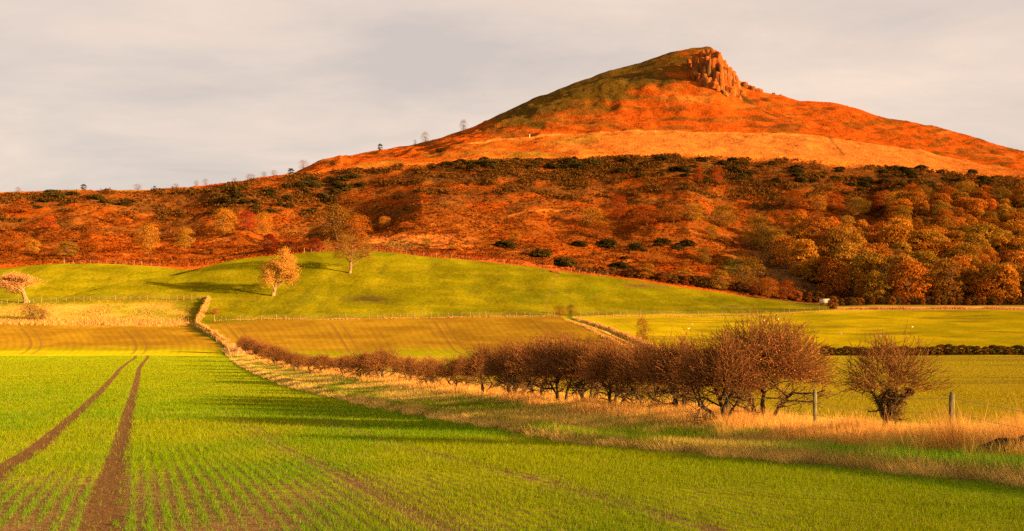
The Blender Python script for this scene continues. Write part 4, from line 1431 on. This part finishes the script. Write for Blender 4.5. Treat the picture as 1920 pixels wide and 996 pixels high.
# ------------------------------------------------------------------ field shed, gulls, soil bank, nest
def boxv(x0, x1, y0, y1, z0, z1):
    V = np.array([(x, y, z) for z in (z0, z1) for x, y in ((x0, y0), (x1, y0), (x1, y1), (x0, y1))], float)
    Q = np.array([(0, 3, 2, 1), (4, 5, 6, 7), (0, 1, 5, 4), (1, 2, 6, 5), (2, 3, 7, 6), (3, 0, 4, 7)])
    return V, Q


def boxes(name, bs, mat, parent):
    V, Q, o = [], [], 0
    for b in bs:
        v, q = boxv(*b)
        V.append(v)
        Q.append(q + o)
        o += 8
    return link(name, mesh_np(name, np.concatenate(V), np.concatenate(Q), mat), parent)


d = 366.0
x = (1548 - 960) / F * d
e = empty('field_shed', (x, d, gz(x, d) + 0.15), 0.12)
M_CREAM = mat_plain('cream_boards', (0.62, 0.47, 0.33), 0.8, 3, 0.15, 0.2, (1, 1, 5))
M_DARK = mat_plain('dark_opening', (0.03, 0.025, 0.02), 0.9, 3, 0.2, 0.0)
boxes('wall', [(-1.6, 1.6, -0.9, 0.9, 0.45, 1.75)], M_CREAM, e)
boxes('roof', [(-1.7, 1.7, -1.0, 1.0, 1.752, 1.84)], mat_plain('shed_roof', (0.5, 0.4, 0.3), 0.7, 3, 0.15, 0.1), e)
wn = boxes('window', [(0.3, 1.0, -0.93, -0.903, 1.0, 1.45)], M_DARK, e)
boxes('frame', [(0.24, 0.3, -0.95, -0.902, 0.94, 1.51), (1.0, 1.06, -0.95, -0.902, 0.94, 1.51)], M_CREAM, wn)
boxes('base_frame', [(-1.5, 1.5, -0.8, 0.8, 0.3, 0.448)], M_DARK, e)
for sx in (-1.2, 1.2):
    for sy in (-0.6, 0.6):
        boxes('leg', [(sx - 0.08, sx + 0.08, sy - 0.08, sy + 0.08, -0.5, 0.298)], M_DARK, e)
tag(e, 'pale cream shed with a dark window, at the corner between mound and wood', 'shed')


def gull_mesh():
    V, Fc = [], []
    prof = [(-0.24, 0.005, 0.17), (-0.15, 0.035, 0.16), (-0.05, 0.065, 0.15), (0.06, 0.07, 0.16), (0.13, 0.045, 0.2), (0.17, 0.04, 0.245), (0.21, 0.035, 0.255), (0.245, 0.012, 0.245), (0.29, 0.004, 0.24)]
    for (px_, r_, z_) in prof:
        for a in range(8):
            th = a * math.pi / 4
            V.append((px_, math.cos(th) * r_, z_ + math.sin(th) * r_))
    for k in range(len(prof) - 1):
        for a in range(8):
            b = (a + 1) % 8
            Fc.append((k * 8 + a, k * 8 + b, k * 8 + 8 + b, k * 8 + 8 + a))
    o = len(V)
    for sy in (-0.03, 0.03):
        q = len(V)
        for z_ in (0.0, 0.12):
            for dx_, dy_ in ((-0.008, -0.008), (0.008, -0.008), (0.008, 0.008), (-0.008, 0.008)):
                V.append((dx_, sy + dy_, z_))
        for a in range(4):
            b = (a + 1) % 4
            Fc.append((q + a, q + b, q + 4 + b, q + 4 + a))
    return mesh_np('gull', np.array(V), np.array(Fc), mat_plain('white_feathers', (0.8, 0.78, 0.75), 0.8, 6, 0.08, 0.0), smooth=True)


GM = gull_mesh()
for k, (u, y, lab) in enumerate([(1291, 618, 'white gull lowest on the left of the right-hand field'), (1298, 610, 'white gull just above the lowest one in the right-hand field'),
                                 (1433, 602, 'white gull on the bright upper strip of the right-hand field, left of a pair'), (1455, 600, 'left gull of the pair on the bright strip of the field'),
                                 (1459, 600, 'right gull of the pair on the bright strip of the field'), (1578, 627, 'white gull above the clipped hedge, left one'),
                                 (1711, 615, 'white gull in the right-hand field high above the clipped hedge'), (1652, 631, 'white gull just above the clipped hedge, right one')]):
    x, d = hit(u, y, 205, 345)
    o = link('gull', GM)
    o.location = (x, d, gz(x, d))
    o.rotation_euler = (0, 0, k * 1.7)
    o.scale = (1.2,) * 3
    tag(o, lab, 'gull', 'gulls feeding on the right-hand field')


def soil_bank():
    x0, d0 = hit(1868, 858, 12, 40)
    n = 70
    a = np.linspace(-1, 1, n)
    A, B = np.meshgrid(a, a)
    r = np.sqrt(A ** 2 + B ** 2)
    X = x0 + A * 1.3 - B * 0.1
    D = d0 + B * 0.42 - A * 0.5
    h = (1 - sst(0.35, 1.0, r)) * (0.2 + 0.16 * fbm(A * 3, B * 3, 4, 9)) - 0.06 * (r > 0.97)
    Z = terrain(X, D) + h
    V = np.stack([X - x0, D - d0, Z - gz(x0, d0)], -1).reshape(-1, 3)
    o = link('soil_bank', mesh_np('soil_bank', V, grid_faces(n, n), M_SOIL, smooth=True))
    o.location = (x0, d0, gz(x0, d0))
    tag(o, 'dark bare soil bank under straw tussocks at the right edge', 'bank')


soil_bank()
# twig nest in the lone thorn
nr_ = RS(3)
C = nr_.normal(0, 1, (420, 3))
C /= np.linalg.norm(C, axis=1)[:, None]
segs = []
for c in C:
    p = c * np.array([0.13, 0.1, 0.07]) * nr_.uniform(0.5, 1.0)
    dv = np.cross(c, nr_.normal(0, 1, 3))
    dv = dv / np.linalg.norm(dv) * nr_.uniform(0.05, 0.12)
    segs.append((p - dv, p + dv, 0.004, 0.003, 0))
v, f = tubes(segs, 3)
o = link('bird_nest', mesh_np('bird_nest', v, f, mat_plain('nest_twigs', (0.04, 0.025, 0.015), 0.95, 9, 0.4, 0.0)))
nx = (1704 - 960) / F * LONE[1]
o.location = (nx, LONE[1], EYE + (HY - 735) * LONE[1] / F)
o.scale = (0.75, 0.75, 0.75)
tag(o, 'dark twig nest on the right side of the lone thorn tree', 'nest')


# ------------------------------------------------------------------ grass, crop and bracken (nobody could count these)
def blades(P, h, w_, lean, cols, rng, bend=0.0):
    n = len(P)
    az = rng.uniform(0, 2 * math.pi, n)
    s = np.stack([np.cos(az), np.sin(az), np.zeros(n)], 1) * (np.asarray(w_) * 0.5)[:, None]
    la = rng.uniform(0, 2 * math.pi, n)
    l = np.stack([np.cos(la), np.sin(la), np.zeros(n)], 1) * (np.asarray(lean) * h)[:, None]
    up = np.zeros((n, 3))
    up[:, 2] = h
    V = np.stack([P - s, P + s, P + up + l], 1).reshape(-1, 3)
    return V, np.arange(3 * n).reshape(n, 3), np.repeat(cols, 3, 0)


def logD(rng, n, a, b, p=1.0):
    """depths with density ~ 1/D^p"""
    u = rng.uniform(0, 1, n)
    if abs(p - 1) < 1e-6:
        return a * (b / a) ** u
    return (a ** (1 - p) + u * (b ** (1 - p) - a ** (1 - p))) ** (1 / (1 - p))


def crop_grass():
    rng = RS(21)
    n = 760000
    D = logD(rng, n, 9.5, 188, 1.25)
    u = rng.uniform(-260, 2080, n)
    X = (u - 960) / F * D
    # pull onto the drill rows
    r = row_coord(X, D)
    q = np.round(r / 0.19) * 0.19 + rng.normal(0, 0.03, n) * np.maximum(1, D / 22) * (1 + 1.2 * sst(-5, 2, X))
    q = np.where(rng.uniform(0, 1, n) < 0.14, r, q)
    X = X + (q - r) / 0.957
    r = q
    keep = X < edge_x(D) - 0.1 + 0.3 * fbm(X / 1.2, D / 1.2, 2, 3)
    trk = np.abs(np.abs(r + 1.18) - 0.87)
    keep &= (trk > 0.185 + 0.07 * fbm(X / 0.4, D / 0.6, 2, 6)) | (rng.uniform(0, 1, n) < 0.05)
    dens = 0.62 + 0.5 * fbm(X / 1.3, D / 2.6, 3, 61) + 0.25 * sst(18, 40, D) + 0.15 * sst(-6, 2, X)
    dens -= 0.42 * gau(D, 12.5, 4.5) * sst(0.5, -2.5, X) * (0.6 + 0.8 * fbm(X / 0.9, D / 1.8, 2, 19))
    # two faint bare wheel lines crossing the right of the field
    for off in (3.1, 5.7):
        dens -= 0.6 * gau(r, off + 0.12 * np.sin(D / 4), 0.13) * sst(60, 25, D)
    keep &= rng.uniform(0, 1, n) < dens
    X, D = X[keep], D[keep]
    n = len(X)
    lod = np.maximum(1, D / 16)
    h = rng.uniform(0.03, 0.072, n) * np.minimum(lod, 1.8)
    w_ = 0.0068 * lod * rng.uniform(0.7, 1.4, n)
    P = np.stack([X, D, terrain(X, D) - 0.005], 1)
    c = ramp_mix(C_(0.105, 0.215, 0.003) * np.ones((n, 1)), C_(0.19, 0.235, 0.003), sst(-0.4, 0.6, fbm(X / 4, D / 9, 3, 88)))
    c = ramp_mix(c, C_(0.2, 0.205, 0.003), 0.75 * sst(30, 110, D))
    c = c * rng.uniform(0.62, 1.2, (n, 1))
    c[rng.uniform(0, 1, n) < 0.05] = (0.28, 0.19, 0.06)
    V, Fc, Cc = blades(P, h, w_, rng.uniform(0.1, 0.75, n), c, rng)
    tag(link('crop_grass', mesh_np('crop_grass', V, Fc, M_BLADE, Cc)), 'young green cereal shoots in drill rows across the near field', 'crop', kind='stuff')


def verge_grass():
    rng = RS(22)
    n = 430000
    D = logD(rng, n, 9.5, 212, 1.15)
    ex, hx = edge_x(D), hedge_x(D)
    wv = rng.uniform(-0.35, 1.0, n)
    side = rng.uniform(0, 1, n)
    Wd = hx - ex
    X = ex + np.where(side < 0.93, rng.uniform(-0.15, 1.0, n) * (Wd + 1.9), Wd + 1.9 + rng.exponential(1.0, n))
    a = X - ex
    b = X - hx
    n1_ = fbm(X / 0.8, D / 1.1, 3, 201)
    n2_ = fbm(X / 2.5, D / 4, 3, 211)
    lush = sst(27, 20, D + 2 * n2_) * box(a, 0.5, Wd - 0.8, 0.4)
    straw = sst(-2.9, -1.7, b + 0.9 * n1_ - 0.35 * sst(60, 20, D)) * (1 - sst(1.0, 2.4, b + 0.8 * n1_))
    fringe = 0.8 * (1 - sst(0.05, 0.45, a + 0.35 * n1_))
    mid = np.clip(1 - straw - fringe, 0, 1)
    lod = np.maximum(1, D / 17)
    h = 0.17 * mid + straw * (0.25 + 0.17 * n1_) + fringe * 0.17 + lush * 0.04
    h = np.maximum(h * rng.uniform(0.55, 1.25, n), 0.04)
    h = np.where((rng.uniform(0, 1, n) < 0.03) & (straw > 0.5), h * 1.7, h)
    w_ = 0.0085 * lod * rng.uniform(0.6, 1.4, n)
    one = np.ones((n, 1))
    cm = ramp_mix(C_(0.13, 0.2, 0.005) * one, C_(0.46, 0.33, 0.07), sst(-0.7, 0.25, n2_ + 0.5 * n1_ + rng.normal(0, 0.25, n)))
    cm = ramp_mix(cm, C_(0.13, 0.34, 0.005), lush * 0.95)
    cs = ramp_mix(C_(0.75, 0.46, 0.11) * one, C_(0.58, 0.31, 0.07), sst(-0.4, 0.6, n1_))
    cf = ramp_mix(C_(0.66, 0.45, 0.12) * one, C_(0.26, 0.15, 0.04), sst(-0.1, 0.5, n1_ + rng.normal(0, 0.3, n)))
    tot = straw + fringe + mid + 1e-6
    c = (cm * mid[:, None] + cs * straw[:, None] + cf * fringe[:, None]) / tot[:, None]
    c = c * rng.uniform(0.7, 1.3, (n, 1))
    keep = (rng.uniform(0, 1, n) < np.where(b > 2.0, 0.35, 1.0)) & (a > -0.25 + 0.25 * n1_)
    P = np.stack([X, D, terrain(X, D) - 0.01], 1)
    tx, td = hit(1890, 846, 12, 40)
    h = h * (1 + 1.3 * np.exp(-((X - tx) ** 2 + (D - td - 1.0) ** 2) / 0.9))
    k1 = keep & (straw > 0.5)
    k2 = keep & ~(straw > 0.5)
    ln = rng.uniform(0.1, 0.7, n) + fringe * 0.6
    for k, nm, lab, cat in ((k1, 'straw_grass', 'tall straw-coloured dead grass along the foot of the hawthorn hedge', 'dead grass'),
                            (k2, 'verge_grass', 'rough green and tan grass of the verge between crop and hedge', 'grass')):
        V, Fc, Cc = blades(P[k], h[k], w_[k], ln[k], c[k], rng)
        tag(link(nm, mesh_np(nm, V, Fc, M_BLADE, Cc)), lab, cat, kind='stuff')


def stubble_field():
    rng = RS(29)
    n = 170000
    D = logD(rng, n, 18, 190, 1.2)
    u = rng.uniform(700, 2300, n)
    X = (u - 960) / F * D
    k = (X > hedge_x(D) + 1.5) & (rng.uniform(0, 1, n) < 0.55 + 0.5 * fbm(X / 5, D / 4, 3, 47))
    X, D = X[k], D[k]
    n = len(X)
    lod = np.maximum(1, D / 16)
    h = rng.uniform(0.03, 0.07, n) * np.minimum(lod, 1.8)
    c = ramp_mix(C_(0.24, 0.215, 0.003) * np.ones((n, 1)), C_(0.3, 0.2, 0.01), sst(-0.3, 0.6, fbm(X / 9, D / 4, 3, 48))) * rng.uniform(0.7, 1.3, (n, 1))
    V, Fc, Cc = blades(np.stack([X, D, terrain(X, D) - 0.005], 1), h, 0.0075 * lod * rng.uniform(0.7, 1.4, n), rng.uniform(0.1, 0.8, n), c, rng)
    tag(link('thin_crop', mesh_np('thin_crop', V, Fc, M_BLADE, Cc)), 'thin yellow-green shoots on the field beyond the hawthorn hedge', 'crop', kind='stuff')


def far_straw():
    """rough dead grass on the far banks, ditch sides and field edges"""
    rng = RS(23)
    Ps, hs, ws, cs = [], [], [], []

    def add(X, D, h, col, w_=0.16):
        n = len(X)
        Ps.append(np.stack([X, D, terrain(X, D) - 0.03], 1))
        hs.append(h * rng.uniform(0.5, 1.3, n))
        ws.append(w_ * rng.uniform(0.6, 1.4, n))
        cs.append(np.asarray(col) * rng.uniform(0.6, 1.25, (n, 1)))
    S = (0.6, 0.34, 0.09)

    def along(pix, n, sx, sd, h, col, dmin, dmax):
        pts = np.array(line_hits(pix, dmin, dmax))
        L = np.concatenate([[0], np.cumsum(np.hypot(*np.diff(pts, axis=0).T))])
        t = rng.uniform(0, L[-1], n)
        k = 0.7 + 0.5 * vn(t / 3.0, t * 0, 5)
        add(np.interp(t, L, pts[:, 0]) + rng.normal(0, sx, n), np.interp(t, L, pts[:, 1]) + rng.normal(0, sd, n), h * np.clip(k, 0.3, 1.3), col)
    along([(391, 560), (382, 582), (371, 602)], 2200, 0.25, 0.5, 0.9, S, 270, 345)
    along([(368, 604), (384, 618), (408, 634), (436, 654)], 3200, 0.3, 0.6, 0.7, S, 195, 320)
    along([(1082, 598), (1112, 606), (1150, 618), (1195, 636), (1240, 657)], 4500, 0.35, 0.7, 0.55, S, 195, 320)
    along([(1062, 600), (1095, 612), (1132, 630), (1168, 648), (1210, 661)], 3000, 0.3, 0.6, 0.4, S, 195, 320)
    along([(402, 602), (600, 600), (800, 596), (1045, 594)], 4500, 0.6, 0.4, 0.3, S, 262, 320)
    along([(1085, 594), (1250, 593), (1450, 590), (1550, 583)], 3500, 0.8, 0.5, 0.3, S, 275, 352)
    along([(1562, 580), (1700, 580), (1930, 580)], 6000, 0.8, 1.0, 0.75, (0.5, 0.23, 0.085), 330, 360)
    along([(-60, 606), (120, 606), (250, 606), (362, 606)], 9000, 0.8, 2.2, 0.75, S, 270, 320)
    along([(-60, 588), (100, 586), (220, 588), (350, 594)], 4000, 0.8, 5.0, 0.4, S, 270, 330)
    along([(436, 652), (446, 660), (456, 668)], 1500, 0.5, 2.5, 1.0, (0.55, 0.32, 0.12), 195, 260)
    P = np.concatenate(Ps)
    V, Fc, Cc = blades(P, np.concatenate(hs), np.concatenate(ws), rng.uniform(0.1, 0.7, len(P)), np.concatenate(cs), rng)
    tag(link('dead_grass', mesh_np('dead_grass', V, Fc, M_BLADE, Cc)), 'straw-coloured dead grass on far banks, ditch sides and field edges', 'dead grass', kind='stuff')


def scrub():
    rng = RS(31)
    n = 66000
    u = rng.uniform(-300, 2200, n)
    D = rng.uniform(560, 642, n)
    X = (u - 960) / F * D
    kk, t, i0, fu, h_ = tparam(u, D)
    tt = kk + np.clip(t, 0, 1) - K0
    yb = yimg(X, D)
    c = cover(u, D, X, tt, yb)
    pn = fbm(u / 34, yb / 10, 4, 17) + 0.12 * rng.normal(0, 1, n)
    th = np.interp(u, [0, 380, 420, 560, 700, 760, 820, 1130, 1180, 1300, 1450, 1500, 1640, 1665, 1950], [0.4, 0.45, 0.05, 0.05, 0.35, 0.35, -0.1, -0.1, 0.0, 0.0, 0.05, 0.2, 0.2, -0.2, -0.2])
    lowt = np.interp(u, [0, 600, 800, 1250, 1400, 1640, 1660], [7.2, 7.0, 7.45, 7.4, 7.1, 7.3, 7.05])
    k = (pn > th + 0.35 * sst(0.3, -0.1, tt - lowt)) & (tt > lowt - 0.25) & (tt < 7.96)
    X, D, c = X[k], D[k], c[k]
    n = len(X)
    s = rng.uniform(0.7, 1.7, n)
    Z = terrain(X, D)
    Vs, Fs_, Cs, o = [], [], [], 0
    for j in range(4):
        C = np.stack([X + rng.normal(0, 0.4, n) * s, D + rng.normal(0, 0.4, n) * s, Z + s * rng.uniform(0.1, 0.8, n)], 1)
        v, f = quads(C, rng.normal(0, 0.7, (n, 3)) + np.array([0, -0.3, 0.4]), s * 0.6, rng)
        Vs.append(v)
        Fs_.append(f + o)
        Cs.append(np.repeat(np.array((0.085, 0.036, 0.006)) * rng.uniform(0.4, 1.6, (n, 1)), 4, 0))
        o += len(v)
    tag(link('scrub_undergrowth', mesh_np('scrub_undergrowth', np.concatenate(Vs), np.concatenate(Fs_), M_LEAF, np.concatenate(Cs))),
        'dark brown scrub matted along the steep slope under the hill\'s lip', 'scrub', kind='stuff')


def bracken():
    rng = RS(24)
    n = 150000
    u = np.where(rng.uniform(0, 1, n) < 0.8, rng.uniform(-120, 2040, n), rng.uniform(-620, 2480, n))
    D = np.where(rng.uniform(0, 1, n) < 0.72, rng.uniform(376, 640, n), rng.uniform(640, 940, n))
    X = (u - 960) / F * D
    kk, t, i0, fu, h_ = tparam(u, D)
    tt = kk + np.clip(t, 0, 1) - K0
    yb = yimg(X, D)
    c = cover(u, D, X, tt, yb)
    clump = fbm(X / 7, D / 11, 3, 300)
    keep = (tt > 4.12) & (clump + rng.normal(0, 0.35, n) > -0.15 + 0.5 * (tt > 8))
    u, D, X, c, clump, tt = u[keep], D[keep], X[keep], c[keep], clump[keep], tt[keep]
    n = len(X)
    s = rng.uniform(0.35, 0.85, n) * np.where(tt > 8, 0.5, 1.0)
    c = c * rng.uniform(0.65, 1.25, (n, 1))
    dk = rng.uniform(0, 1, n) < 0.2
    c[dk & (tt < 8)] *= np.array([0.5, 0.65, 1.0])
    Z = terrain(X, D)
    Vs, Fs_, Cs = [], [], []
    o = 0
    for j in range(3):
        C = np.stack([X + rng.normal(0, 0.3, n) * s, D + rng.normal(0, 0.3, n) * s, Z + s * rng.uniform(0.1, 0.5, n)], 1)
        Nn = rng.normal(0, 0.6, (n, 3)) + np.array([0, -0.4, 0.5])
        v, f = quads(C, Nn, s * 0.9, rng)
        Vs.append(v)
        Fs_.append(f + o)
        Cs.append(np.repeat(c, 4, 0))
        o += len(v)
    tag(link('bracken_undergrowth', mesh_np('bracken_undergrowth', np.concatenate(Vs), np.concatenate(Fs_), M_LEAF, np.concatenate(Cs))),
        'rust-coloured dead bracken and heath covering the hill slopes', 'bracken', kind='stuff')


crop_grass()
stubble_field()
verge_grass()
far_straw()
scrub()
bracken()
#END
